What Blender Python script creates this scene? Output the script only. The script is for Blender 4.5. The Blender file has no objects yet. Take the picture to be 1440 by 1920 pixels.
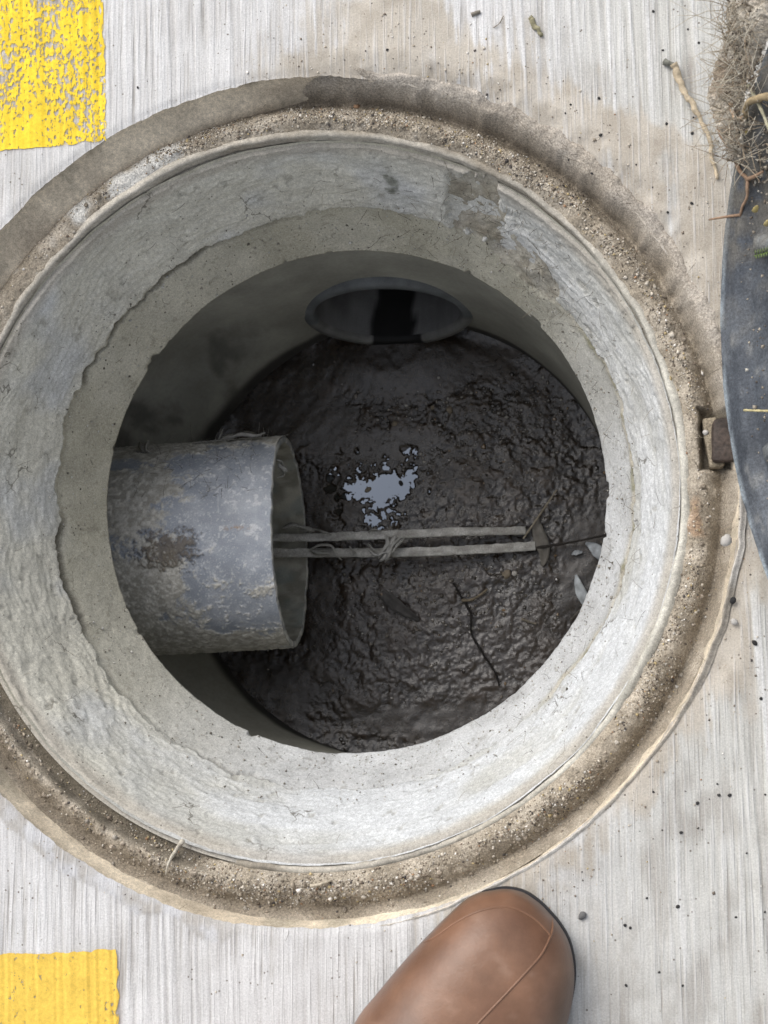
import bpy, math, random
import numpy as np
from mathutils import Matrix, Vector
from mathutils.bvhtree import BVHTree

random.seed(7)
RNG = np.random.default_rng(11)
SC = bpy.context.scene
COL = SC.collection

# ------------------------------------------------------------------ camera
CAM = np.array([0.2266, -0.1594, 1.0242])
RA, RB = 0.1341, 0.162
FPX = 2880.0                                     # focal length for a 1440 x 1920 frame
ca, sa, cb, sb_ = math.cos(RA), math.sin(RA), math.cos(RB), math.sin(RB)
ROT = np.array([[cb, 0, sb_], [0, 1, 0], [-sb_, 0, cb]]) @ np.array([[1, 0, 0], [0, ca, -sa], [0, sa, ca]])
cam_d = bpy.data.cameras.new('camera')
cam = bpy.data.objects.new('camera', cam_d)
COL.objects.link(cam)
m4 = Matrix.Identity(4)
for i in range(3):
    for j in range(3):
        m4[i][j] = float(ROT[i, j])
    m4[i][3] = float(CAM[i])
cam.matrix_world = m4
cam_d.sensor_fit = 'VERTICAL'
cam_d.sensor_height = 36.0
cam_d.lens = FPX / 1920 * 36
cam_d.clip_start = 0.02
cam_d.clip_end = 500
cam_d.dof.use_dof = True
cam_d.dof.focus_distance = 1.16
cam_d.dof.aperture_fstop = 16
SC.camera = cam

# ------------------------------------------------------------------ world, sun, exposure
SUN_ELEV, SUN_AZ = math.radians(46), math.radians(130)      # light from the upper left of the picture
world = bpy.data.worlds.new('World')
SC.world = world
world.use_nodes = True
wn, wl_ = world.node_tree.nodes, world.node_tree.links
wn.clear()
sky = wn.new('ShaderNodeTexSky')
sky.sky_type = 'NISHITA'
sky.sun_disc = False
sky.sun_elevation = SUN_ELEV
sky.sun_rotation = math.radians(90) - SUN_AZ
sky.dust_density = 4.0
sky.air_density = 1.0
hs = wn.new('ShaderNodeHueSaturation')
hs.inputs['Saturation'].default_value = 0.30
bg = wn.new('ShaderNodeBackground')
bg.inputs['Strength'].default_value = 0.15
wo = wn.new('ShaderNodeOutputWorld')
wl_.new(sky.outputs[0], hs.inputs['Color'])
wl_.new(hs.outputs[0], bg.inputs['Color'])
wl_.new(bg.outputs[0], wo.inputs['Surface'])
sun_d = bpy.data.lights.new('sun', 'SUN')
sun_d.energy = 0.5
sun_d.angle = math.radians(40)
sun_d.color = (1.0, 0.95, 0.87)
sun = bpy.data.objects.new('sun', sun_d)
COL.objects.link(sun)
sdir = Vector((math.cos(SUN_ELEV) * math.cos(SUN_AZ), math.cos(SUN_ELEV) * math.sin(SUN_AZ), math.sin(SUN_ELEV)))
sun.rotation_euler = sdir.to_track_quat('Z', 'Y').to_euler()
SC.view_settings.view_transform = 'Standard'
SC.view_settings.look = 'None'
SC.view_settings.gamma = 1.0
SC.view_settings.exposure = 0.62
SC.view_settings.use_curve_mapping = False
SC.render.engine = 'CYCLES'
SC.cycles.max_bounces = 8

# ------------------------------------------------------------------ helpers
def ray(px, py):
    return ROT @ np.array([(px - 720) / FPX, -(py - 960) / FPX, -1.0])

def P(px, py, z=0.0):
    """world point at height z seen at this place of the photograph"""
    d = ray(px, py)
    t = (z - CAM[2]) / d[2]
    return CAM + t * d

def _hash(ix, iy, iz, seed):
    h = (ix * 374761393 + iy * 668265263 + iz * 2147483647 + seed * 974634533) & 0xFFFFFFFF
    h = ((h ^ (h >> 13)) * 1274126177) & 0xFFFFFFFF
    h = ((h ^ (h >> 16)) * 2246822519) & 0xFFFFFFFF
    return ((h ^ (h >> 15)) & 0xFFFF) / 65535.0

def vnoise(x, y, z=0.0, seed=0):
    """value noise, -1..1"""
    x, y, z = np.broadcast_arrays(np.asarray(x, float), np.asarray(y, float), np.asarray(z, float))
    fx, fy, fz = np.floor(x), np.floor(y), np.floor(z)
    ix, iy, iz = fx.astype(np.int64), fy.astype(np.int64), fz.astype(np.int64)
    tx, ty, tz = x - fx, y - fy, z - fz
    tx, ty, tz = [t * t * t * (t * (t * 6 - 15) + 10) for t in (tx, ty, tz)]
    flat = not np.any(tz)
    def lay(k):
        a = _hash(ix, iy, iz + k, seed) * (1 - tx) + _hash(ix + 1, iy, iz + k, seed) * tx
        b = _hash(ix, iy + 1, iz + k, seed) * (1 - tx) + _hash(ix + 1, iy + 1, iz + k, seed) * tx
        return a * (1 - ty) + b * ty
    v = lay(0)
    if not flat:
        v = v * (1 - tz) + lay(1) * tz
    return v * 2 - 1

def fbm(x, y, z=0.0, octv=4, seed=0, gain=0.5):
    t, a, n = 0.0, 1.0, 0.0
    for o in range(octv):
        f = 2.03 ** o
        t = t + a * vnoise(np.asarray(x) * f + 17.3 * o, np.asarray(y) * f - 9.1 * o, np.asarray(z) * f, seed + o)
        n += a
        a *= gain
    return t / n

def sst(a, b, x):
    t = np.clip((np.asarray(x) - a) / (b - a), 0, 1)
    return t * t * (3 - 2 * t)

def lerp(a, b, t):
    t = np.asarray(t)[..., None]
    return np.asarray(a) * (1 - t) + np.asarray(b) * t

def angw(th, c, w, soft=12):
    """1 inside an angular window (degrees), soft edges"""
    d = np.abs((np.degrees(th) - c + 180) % 360 - 180)
    return 1 - sst(w - soft, w + soft, d)

def mesh(name, verts, faces, col=None, smooth=True, attrs=None):
    verts = np.ascontiguousarray(verts, dtype=np.float32)
    me = bpy.data.meshes.new(name)
    if isinstance(faces, np.ndarray):
        k = faces.shape[1]
        n = len(faces)
        me.vertices.add(len(verts))
        me.vertices.foreach_set('co', verts.ravel())
        me.loops.add(n * k)
        me.loops.foreach_set('vertex_index', np.ascontiguousarray(faces, dtype=np.int32).ravel())
        me.polygons.add(n)
        me.polygons.foreach_set('loop_start', np.arange(0, n * k, k, dtype=np.int32))
        me.update(calc_edges=True)
        me.validate()
    else:
        me.from_pydata(verts.tolist(), [], faces)
        me.update()
    if smooth:
        me.polygons.foreach_set('use_smooth', np.ones(len(me.polygons), dtype=bool))
    if col is not None:
        a = me.attributes.new('Col', 'FLOAT_COLOR', 'POINT')
        c = np.ones((len(verts), 4), dtype=np.float32)
        c[:, :3] = np.clip(col, 0, 1)
        a.data.foreach_set('color', c.ravel())
    for k_, v in (attrs or {}).items():
        a = me.attributes.new(k_, 'FLOAT', 'POINT')
        a.data.foreach_set('value', np.ascontiguousarray(v, dtype=np.float32).ravel())
    return me

def obj(name, me, mat=None, parent=None, label=None, cat=None, group=None, kind=None):
    o = bpy.data.objects.new(name, me)
    COL.objects.link(o)
    if mat is not None and me is not None and not me.materials:
        me.materials.append(mat)
    if parent is not None:
        o.parent = parent
        o.matrix_parent_inverse = parent.matrix_basis.inverted()
    for k, v in (('label', label), ('category', cat), ('group', group), ('kind', kind)):
        if v:
            o[k] = v
    return o

def empty(name, loc, label, cat, group=None):
    o = obj(name, None, None, None, label, cat, group)
    o.location = [float(c) for c in loc]
    return o

def grid_faces(nu, nv, wrap_u=False):
    u = np.arange(nu if wrap_u else nu - 1)
    v = np.arange(nv - 1)
    U, V = np.meshgrid(u, v, indexing='ij')
    U2 = (U + 1) % nu
    return np.stack([U * nv + V, U2 * nv + V, U2 * nv + V + 1, U * nv + V + 1], -1).reshape(-1, 4)

class MB:
    """collects small shapes into one mesh"""
    def __init__(self):
        self.v, self.f, self.c, self.n = [], [], [], 0
    def add(self, v, f, c=(0.5, 0.5, 0.5)):
        v = np.asarray(v, float)
        self.v.append(v)
        self.f += [tuple(int(i) + self.n for i in q) for q in f]
        c = np.asarray(c, float)
        self.c.append(np.tile(c, (len(v), 1)) if c.ndim == 1 else c)
        self.n += len(v)
        return self
    def tube(self, pts, rad, sides=6, c=(0.5, 0.5, 0.5), flat=1.0):
        pts = np.asarray(pts, float)
        n = len(pts)
        rad = np.broadcast_to(np.asarray(rad, float), (n,))
        tan = np.gradient(pts, axis=0)
        tan /= np.linalg.norm(tan, axis=1)[:, None] + 1e-12
        up = np.array([0, 0, 1.0])
        vs = []
        for i in range(n):
            s = np.cross(tan[i], up)
            if np.linalg.norm(s) < 1e-4:
                s = np.array([1.0, 0, 0])
            s /= np.linalg.norm(s)
            w = np.cross(s, tan[i])
            for k in range(sides):
                a = 2 * math.pi * k / sides
                vs.append(pts[i] + rad[i] * (math.cos(a) * s + flat * math.sin(a) * w))
        f = []
        for i in range(n - 1):
            for k in range(sides):
                k2 = (k + 1) % sides
                f.append((i * sides + k, i * sides + k2, (i + 1) * sides + k2, (i + 1) * sides + k))
        f.append(tuple(range(sides))[::-1])
        f.append(tuple((n - 1) * sides + k for k in range(sides)))
        return self.add(vs, f, c)
    def build(self, name, smooth=True):
        return mesh(name, np.concatenate(self.v), self.f, np.concatenate(self.c), smooth)

def spline(pts, n):
    """Catmull-Rom through points"""
    p = np.asarray(pts, float)
    p = np.vstack([2 * p[0] - p[1], p, 2 * p[-1] - p[-2]])
    out = []
    segs = len(p) - 3
    for t in np.linspace(0, segs - 1e-9, n):
        i = int(t)
        u = t - i
        a, b, c, d = p[i:i + 4]
        out.append(0.5 * ((2 * b) + (-a + c) * u + (2 * a - 5 * b + 4 * c - d) * u * u + (-a + 3 * b - 3 * c + d) * u ** 3))
    return np.array(out)

def rock_mesh(name, seed, r=1.0, squash=0.65, sub=(10, 7), rough=0.35):
    th = np.linspace(0, 2 * math.pi, sub[0], endpoint=False)
    ph = np.linspace(0.0, math.pi, sub[1])
    T, Q = np.meshgrid(th, ph, indexing='ij')
    d = np.stack([np.cos(T) * np.sin(Q), np.sin(T) * np.sin(Q), np.cos(Q)], -1).reshape(-1, 3)
    k = 1 + rough * fbm(d[:, 0] * 1.4 + seed * 3.1, d[:, 1] * 1.4, d[:, 2] * 1.4, 3, seed)
    v = d * k[:, None] * r
    v[:, 2] *= squash
    return mesh(name, v, grid_faces(sub[0], sub[1], True), None, True)

# ------------------------------------------------------------------ materials
def material(name, base=None, attr=True, speck=0.25, speck_scale=400, blotch=0.15, blotch_scale=30,
             bump=0.3, bump_scale=300, bump_dist=0.001, rough=0.85, rough_attr=None, spec=0.35, ior=1.45,
             dots=0.0, dot_scale=250, dot_col=(0.05, 0.045, 0.04), bump2=0.0, bump2_scale=900, coat=0.0, fine=0.0, groove=0.0, cracks=0.0, bump_attr=None):
    m = bpy.data.materials.new(name)
    m.use_nodes = True
    nt = m.node_tree
    N, L = nt.nodes, nt.links
    b = N['Principled BSDF']
    tc = N.new('ShaderNodeTexCoord')
    if attr:
        c = N.new('ShaderNodeAttribute')
        c.attribute_name = 'Col'
        csock = c.outputs['Color']
    else:
        c = N.new('ShaderNodeRGB')
        c.outputs[0].default_value = (*base, 1)
        csock = c.outputs[0]
    def noise(scale, detail=4, rg=0.6):
        n = N.new('ShaderNodeTexNoise')
        n.inputs['Scale'].default_value = scale
        n.inputs['Detail'].default_value = detail
        n.inputs['Roughness'].default_value = rg
        L.new(tc.outputs['Object'], n.inputs['Vector'])
        return n
    def mulc(sock, scale, amt, detail):
        nonlocal csock
        n = noise(scale, detail)
        mr = N.new('ShaderNodeMapRange')
        mr.inputs['From Min'].default_value = 0.3
        mr.inputs['From Max'].default_value = 0.7
        mr.inputs['To Min'].default_value = 1 - amt
        mr.inputs['To Max'].default_value = 1 + amt
        L.new(n.outputs['Fac'], mr.inputs['Value'])
        mx = N.new('ShaderNodeVectorMath')
        mx.operation = 'SCALE'
        L.new(csock, mx.inputs[0])
        L.new(mr.outputs[0], mx.inputs['Scale'])
        csock = mx.outputs[0]
    if speck:
        mulc(csock, speck_scale, speck, 3)
        if fine:
            mulc(csock, 1100, fine, 4)
    if blotch:
        mulc(csock, blotch_scale, blotch, 5)
    if dots:
        v = N.new('ShaderNodeTexVoronoi')
        v.inputs['Scale'].default_value = dot_scale
        L.new(tc.outputs['Object'], v.inputs['Vector'])
        mr = N.new('ShaderNodeMapRange')
        mr.inputs['From Min'].default_value = dots
        mr.inputs['From Max'].default_value = dots * 0.6
        L.new(v.outputs['Distance'], mr.inputs['Value'])
        n = noise(dot_scale * 0.13, 2)
        g = N.new('ShaderNodeMath'); g.operation = 'GREATER_THAN'
        g.inputs[1].default_value = 0.57
        L.new(n.outputs['Fac'], g.inputs[0])
        mu = N.new('ShaderNodeMath'); mu.operation = 'MULTIPLY'
        L.new(mr.outputs[0], mu.inputs[0]); L.new(g.outputs[0], mu.inputs[1])
        mx = N.new('ShaderNodeMix'); mx.data_type = 'RGBA'
        L.new(mu.outputs[0], mx.inputs['Factor'])
        L.new(csock, mx.inputs[6])
        mx.inputs[7].default_value = (*dot_col, 1)
        csock = mx.outputs[2]
    gh = None
    if groove:
        # broom lines: long thin streaks along the sweeping direction
        def streak(su, sv, lo, hi, off):
            mp = N.new('ShaderNodeMapping')
            mp.inputs['Rotation'].default_value = (0, 0, -math.radians(2.8))
            mp.inputs['Scale'].default_value = (su, sv, 1)
            mp.inputs['Location'].default_value = (off, off * 0.3, 0)
            L.new(tc.outputs['Object'], mp.inputs['Vector'])
            n = N.new('ShaderNodeTexNoise')
            n.inputs['Scale'].default_value = 1.0
            n.inputs['Detail'].default_value = 2.0
            n.inputs['Roughness'].default_value = 0.5
            L.new(mp.outputs[0], n.inputs['Vector'])
            mr = N.new('ShaderNodeMapRange')
            mr.inputs['From Min'].default_value = lo
            mr.inputs['From Max'].default_value = hi
            L.new(n.outputs['Fac'], mr.inputs['Value'])
            return mr
        s1 = streak(500, 8, 0.50, 0.74, 3.0)
        s2 = streak(230, 4, 0.56, 0.76, 11.0)
        s3 = streak(480, 16, 0.48, 0.28, 23.0)
        pat = noise(22, 4)
        pm = N.new('ShaderNodeMapRange')
        pm.inputs['From Min'].default_value = 0.40
        pm.inputs['From Max'].default_value = 0.60
        pm.inputs['To Min'].default_value = 0.10
        pm.inputs['To Max'].default_value = 1.0
        L.new(pat.outputs['Fac'], pm.inputs['Value'])
        fr = N.new('ShaderNodeAttribute')
        fr.attribute_name = 'fresh'
        def mth(op, a, b_):
            q = N.new('ShaderNodeMath'); q.operation = op
            for k, v in enumerate((a, b_)):
                if isinstance(v, (int, float)):
                    q.inputs[k].default_value = v
                else:
                    L.new(v, q.inputs[k])
            return q.outputs[0]
        dk = mth('MULTIPLY', mth('MAXIMUM', s1.outputs[0], s2.outputs[0]), mth('MULTIPLY', pm.outputs[0], fr.outputs['Fac']))
        mx = N.new('ShaderNodeMix'); mx.data_type = 'RGBA'
        L.new(mth('MULTIPLY', dk, groove), mx.inputs['Factor'])
        L.new(csock, mx.inputs[6])
        mx.inputs[7].default_value = (0.24, 0.215, 0.185, 1)
        csock = mx.outputs[2]
        mx = N.new('ShaderNodeMix'); mx.data_type = 'RGBA'
        L.new(mth('MULTIPLY', mth('MULTIPLY', s3.outputs[0], mth('SUBTRACT', 1.0, dk)), 0.45), mx.inputs['Factor'])
        L.new(csock, mx.inputs[6])
        mx.inputs[7].default_value = (0.64, 0.64, 0.635, 1)
        csock = mx.outputs[2]
        gh = mth('SUBTRACT', s3.outputs[0], dk)
    if cracks:
        wv = noise(60, 3)
        ad = N.new('ShaderNodeVectorMath'); ad.operation = 'MULTIPLY_ADD'
        L.new(wv.outputs['Color'], ad.inputs[0]); ad.inputs[1].default_value = (0.03, 0.03, 0.03)
        L.new(tc.outputs['Object'], ad.inputs[2])
        v = N.new('ShaderNodeTexVoronoi'); v.feature = 'DISTANCE_TO_EDGE'
        v.inputs['Scale'].default_value = 17
        L.new(ad.outputs[0], v.inputs['Vector'])
        mr = N.new('ShaderNodeMapRange')
        mr.inputs['From Min'].default_value = 0.016
        mr.inputs['From Max'].default_value = 0.004
        L.new(v.outputs['Distance'], mr.inputs['Value'])
        n = noise(13, 3)
        gm = N.new('ShaderNodeMapRange')
        gm.inputs['From Min'].default_value = 0.56
        gm.inputs['From Max'].default_value = 0.62
        L.new(n.outputs['Fac'], gm.inputs['Value'])
        mu = N.new('ShaderNodeMath'); mu.operation = 'MULTIPLY'
        L.new(mr.outputs[0], mu.inputs[0]); L.new(gm.outputs[0], mu.inputs[1])
        m2 = N.new('ShaderNodeMath'); m2.operation = 'MULTIPLY'
        L.new(mu.outputs[0], m2.inputs[0]); m2.inputs[1].default_value = cracks
        mx = N.new('ShaderNodeMix'); mx.data_type = 'RGBA'
        L.new(m2.outputs[0], mx.inputs['Factor'])
        L.new(csock, mx.inputs[6])
        mx.inputs[7].default_value = (0.10, 0.09, 0.07, 1)
        csock = mx.outputs[2]
    L.new(csock, b.inputs['Base Color'])
    b.inputs['Roughness'].default_value = rough
    b.inputs['Specular IOR Level'].default_value = spec
    b.inputs['IOR'].default_value = ior
    b.inputs['Coat Weight'].default_value = coat
    b.inputs['Coat Roughness'].default_value = 0.15
    if rough_attr:
        a = N.new('ShaderNodeAttribute')
        a.attribute_name = rough_attr
        L.new(a.outputs['Fac'], b.inputs['Roughness'])
    if bump:
        n = noise(bump_scale, 5, 0.65)
        bp = N.new('ShaderNodeBump')
        bp.inputs['Strength'].default_value = bump
        bp.inputs['Distance'].default_value = bump_dist
        if bump_attr:
            at = N.new('ShaderNodeAttribute')
            at.attribute_name = bump_attr
            L.new(at.outputs['Fac'], bp.inputs['Strength'])
        L.new(n.outputs['Fac'], bp.inputs['Height'])
        if bump2:
            n2 = noise(bump2_scale, 3, 0.7)
            b2 = N.new('ShaderNodeBump')
            b2.inputs['Strength'].default_value = bump2
            b2.inputs['Distance'].default_value = bump_dist * 0.5
            L.new(n2.outputs['Fac'], b2.inputs['Height'])
            L.new(bp.outputs[0], b2.inputs['Normal'])
            bp = b2
        if gh is not None:
            b3 = N.new('ShaderNodeBump')
            b3.inputs['Strength'].default_value = 0.6
            b3.inputs['Distance'].default_value = 0.0007
            L.new(gh, b3.inputs['Height'])
            L.new(bp.outputs[0], b3.inputs['Normal'])
            bp = b3
        L.new(bp.outputs[0], b.inputs['Normal'])
    return m

M_CONC = material('broomed_concrete', fine=0.16, groove=0.72, speck=0.10, speck_scale=700, blotch=0.08, blotch_scale=18, bump=0.35, bump_scale=600, bump_dist=0.0006, dots=0.16, dot_scale=190, dot_col=(0.16, 0.14, 0.12))
M_FRAME = material('frame_concrete', fine=0.28, speck=0.2, speck_scale=330, blotch=0.26, blotch_scale=30, bump=0.4, bump_scale=400, bump_dist=0.0008)
M_DIRT = material('dry_dirt', fine=0.35, speck=0.32, speck_scale=650, blotch=0.18, blotch_scale=60, bump=0.8, bump_scale=700, bump_dist=0.0012, rough=0.95, spec=0.15)
M_GRAIN = material('sand_grains', speck=0.0, blotch=0.0, bump=0.0, rough=0.7)
M_PLASTER = material('troweled_mortar', fine=0.26, cracks=0.75, speck=0.17, speck_scale=420, blotch=0.10, blotch_scale=45, bump=0.35, bump_scale=500, bump_dist=0.0008, dots=0.13, dot_scale=160, dot_col=(0.14, 0.13, 0.11))
M_RING = material('ring_concrete', fine=0.24, cracks=0.4, speck=0.15, speck_scale=520, blotch=0.12, blotch_scale=35, bump=0.6, bump_scale=650, bump_dist=0.0008, dots=0.15, dot_scale=180, dot_col=(0.12, 0.11, 0.09))
M_SHAFT = material('shaft_concrete', speck=0.08, speck_scale=300, blotch=0.2, blotch_scale=14, bump=0.15, bump_scale=200, rough=0.7)
M_PVC = material('soiled_pvc', fine=0.14, speck=0.06, speck_scale=900, blotch=0.10, blotch_scale=50, bump=0.25, bump_scale=500, bump_dist=0.0006, rough=0.5, rough_attr='rgh', spec=0.35)
M_MUD = material('wet_mud', fine=0.15, bump_attr='bmp', speck=0.3, speck_scale=300, blotch=0.35, blotch_scale=40, bump=0.75, bump_scale=380, bump_dist=0.0024, rough_attr='rgh', spec=0.6, bump2=0.25, bump2_scale=900, ior=1.55)
M_SMUD = material('dried_film', fine=0.25, speck=0.25, speck_scale=700, blotch=0.2, blotch_scale=90, bump=0.6, bump_scale=600, rough=0.75)
M_ORG = material('plant_matter', speck=0.2, speck_scale=500, blotch=0.2, blotch_scale=60, bump=0.5, bump_scale=500, rough=0.8)
M_STONE = material('grit_stone', base=(0.035, 0.034, 0.034), attr=False, speck=0.4, speck_scale=600, blotch=0.2, bump=0.5, rough=0.8)
M_PALE = material('pale_pebble', base=(0.46, 0.44, 0.41), attr=False, speck=0.2, speck_scale=600, bump=0.4, rough=0.7)
M_TANST = material('tan_pebble', base=(0.24, 0.20, 0.15), attr=False, speck=0.3, speck_scale=500, bump=0.5, rough=0.5)
M_GREYST = material('grey_pebble', base=(0.15, 0.15, 0.15), attr=False, speck=0.3, speck_scale=500, bump=0.5, rough=0.8)
M_LID = material('cover_composite', fine=0.3, speck=0.30, speck_scale=500, blotch=0.2, blotch_scale=25, bump=0.5, bump_scale=350, bump_dist=0.001, rough=0.62)
M_METAL = material('hinge_iron', base=(0.045, 0.033, 0.027), attr=False, speck=0.5, speck_scale=300, blotch=0.4, blotch_scale=90, bump=0.6, rough=0.55)
M_BOOT = material('boot_rubber', speck=0.04, speck_scale=700, blotch=0.22, blotch_scale=34, bump=0.3, bump_scale=45, bump_dist=0.002, rough=0.37, spec=0.45, bump2=0.1, bump2_scale=700)
M_SOLE = material('boot_sole', base=(0.022, 0.022, 0.026), attr=False, speck=0.2, bump=0.4, rough=0.7)
M_TROUSER = material('dark_cloth', base=(0.03, 0.035, 0.05), attr=False, speck=0.2, bump=0.5, rough=0.9)
M_LEAF = material('pale_leaf', speck=0.15, speck_scale=500, blotch=0.1, bump=0.3, rough=0.6)

def paint_material(name, col, wear, seed):
    """yellow paint worn off in flakes; where it is gone the concrete below shows"""
    m = material(name, base=col, attr=False, speck=0.12, speck_scale=380, fine=0.12, blotch=0.12, blotch_scale=30, dots=0.14, dot_scale=260, dot_col=(0.35, 0.25, 0.09), bump=0.3, bump_scale=500, bump_dist=0.0006, rough=0.7)
    nt = m.node_tree
    N, L = nt.nodes, nt.links
    b = N['Principled BSDF']
    tc = N.new('ShaderNodeTexCoord')
    mp = N.new('ShaderNodeMapping')
    mp.inputs['Location'].default_value = (seed, seed * 0.7, 0)
    mp.inputs['Scale'].default_value = (1.0, 0.6, 1.0)
    L.new(tc.outputs['Object'], mp.inputs['Vector'])
    n1 = N.new('ShaderNodeTexNoise')
    n1.inputs['Scale'].default_value = 340
    n1.inputs['Detail'].default_value = 5
    n1.inputs['Roughness'].default_value = 0.68
    n2 = N.new('ShaderNodeTexNoise')
    n2.inputs['Scale'].default_value = 26
    n2.inputs['Detail'].default_value = 3
    for n in (n1, n2):
        L.new(mp.outputs[0], n.inputs['Vector'])
    ad = N.new('ShaderNodeMath'); ad.operation = 'MULTIPLY_ADD'
    L.new(n2.outputs['Fac'], ad.inputs[0]); ad.inputs[1].default_value = 0.55
    L.new(n1.outputs['Fac'], ad.inputs[2])
    mr = N.new('ShaderNodeMapRange')
    mr.inputs['From Min'].default_value = wear + 0.025
    mr.inputs['From Max'].default_value = wear - 0.025
    L.new(ad.outputs[0], mr.inputs['Value'])
    L.new(mr.outputs[0], b.inputs['Alpha'])
    return m

# ------------------------------------------------------------------ pavement (broom-finished concrete)
GR = math.radians(2.8)                                        # the broom lines lean a little
R_HOLE = 0.297
def to_uv(x, y):
    return x * math.cos(GR) + y * math.sin(GR), -x * math.sin(GR) + y * math.cos(GR)
def from_uv(u, v):
    return u * math.cos(GR) - v * math.sin(GR), u * math.sin(GR) + v * math.cos(GR)

def pave_surface(x, y):
    """height and colour of the concrete at a place; the same function carries the paint"""
    u, v = to_uv(x, y)
    r, th = np.hypot(x, y), np.arctan2(y, x)
    calm = sst(-0.35, 0.35, fbm(u * 9, v * 5, 0, 3, 3) + 0.25)
    wob = u + 0.0010 * vnoise(u * 12, v * 9, 0, 40)
    g1 = vnoise(wob * 430, v * 7, 0, 5)
    g2 = vnoise(wob * 760, v * 16, 0, 6)
    g3 = vnoise(wob * 150, v * 4, 0, 7)
    lines = sst(0.15, 0.7, vnoise(wob * 400, v * 3.5, 0, 8)) + 0.8 * sst(0.35, 0.8, vnoise(wob * 210, v * 2.0, 0, 10))
    g = 0.45 * g1 + 0.25 * g2 + 0.25 * g3 - 0.85 * lines + 0.25
    rough = fbm(u * 120, v * 120, 0, 3, 9)
    amp = 0.35 + 0.65 * calm
    h = 0.00075 * g * amp + 0.0003 * rough
    # dust that settled round the frame and filled the broom lines
    near = np.zeros_like(r)
    near += 1.2 * angw(th, 50, 40, 16) * (1 - sst(0.040, 0.095, r - R_HOLE + 0.03 * fbm(u * 16, v * 16, 0, 3, 12)))
    near += 0.35 * angw(th, 93, 14, 10) * (1 - sst(0.012, 0.04, r - R_HOLE + 0.02 * fbm(u * 20, v * 20, 0, 3, 13)))
    near += 1.0 * angw(th, -5, 24, 10) * (1 - sst(0.02, 0.06, r - R_HOLE + 0.025 * fbm(u * 16, v * 16, 0, 3, 14)))
    near += 1.0 * angw(th, -48, 28, 14) * (1 - sst(0.015, 0.075, r - R_HOLE + 0.06 * fbm(u * 18, v * 18, 0, 3, 15)))
    near += 0.7 * angw(th, 215, 18, 10) * (1 - sst(0.0, 0.03, r - R_HOLE + 0.02 * fbm(u * 18, v * 18, 0, 3, 16)))
    top = sst(0.28, 0.40, y) * sst(0.0, 0.5, fbm(u * 15, v * 9, 0, 4, 17) + 0.12)
    dust = np.clip(near * (0.75 + 0.35 * fbm(u * 45, v * 30, 0, 3, 18)) + 0.25 * top, 0, 1)
    painted = sst(-0.134, -0.140, u) * np.maximum(sst(0.262, 0.268, v), sst(-0.308, -0.316, v))
    right = sst(0.12, 0.26, x)
    film = np.clip(0.20 + 0.25 * right + 0.5 * fbm(u * 22, v * 10, 0, 4, 19), 0, 1)
    lvl = lerp1(-0.0013, 0.0010, dust)
    k = 0.0003
    mxh = k * np.logaddexp(h / k, lvl / k)
    filled = sst(-0.0002, 0.0004, lvl - h)
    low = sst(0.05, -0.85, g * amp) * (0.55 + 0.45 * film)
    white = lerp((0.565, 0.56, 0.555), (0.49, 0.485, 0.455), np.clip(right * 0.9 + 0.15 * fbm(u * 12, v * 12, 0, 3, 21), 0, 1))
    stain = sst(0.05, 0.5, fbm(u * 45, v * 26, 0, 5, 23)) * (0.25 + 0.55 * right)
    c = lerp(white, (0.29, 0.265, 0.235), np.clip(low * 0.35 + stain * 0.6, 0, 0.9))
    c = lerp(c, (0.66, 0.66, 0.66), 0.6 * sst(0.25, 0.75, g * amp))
    beige = lerp((0.385, 0.345, 0.29), (0.46, 0.42, 0.362), sst(-0.4, 0.4, fbm(u * 60, v * 60, 0, 3, 25)))
    c = lerp(c, beige, np.clip(filled * dust * 1.15, 0, 1))
    c = lerp(c, lerp((0.36, 0.325, 0.305), (0.46, 0.43, 0.41), sst(-0.3, 0.3, fbm(u * 90, v * 60, 0, 3, 30))), painted * 0.85)
    # grey mortar band along the lower left edge
    band = angw(th, 240, 22, 6) * (1 - sst(0.0095, 0.0108, r - R_HOLE + 0.006 * fbm(u * 40, v * 40, 0, 2, 27)))
    c = lerp(c, lerp((0.38, 0.36, 0.335), (0.49, 0.49, 0.50), sst(-0.3, 0.3, fbm(u * 70, v * 70, 0, 4, 28))), band)
    mxh = mxh * (1 - band) + 0.0005 * band
    # the dirt rolls over the edge on the upper right
    roll = angw(th, 48, 36, 14) + 0.5 * angw(th, -8, 22, 8)
    mxh = mxh - np.clip(roll, 0, 1) * 0.007 * (1 - sst(0.0, 0.022, r - R_HOLE + 0.006 * fbm(u * 70, v * 70, 0, 3, 29))) * (r < 0.4)
    edge = (1 - sst(0.0, 0.006, r - R_HOLE))
    mxh = mxh - 0.0012 * edge
    fresh = np.clip(1 - 1.1 * dust * filled, 0.08, 1) * (1 - 0.9 * band)
    return mxh, c, fresh

def lerp1(a, b, t):
    return a * (1 - t) + b * t

def spaced(lo, hi, step, far):
    core = np.arange(lo, hi + step / 2, step)
    g, out_hi, out_lo, s = 1.6, [], [], step
    a, b = core[-1], core[0]
    while a < far:
        s *= g
        a += s; b -= s
        out_hi.append(a); out_lo.append(b)
    return np.concatenate([np.array(out_lo[::-1]), core, np.array(out_hi)])

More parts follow.
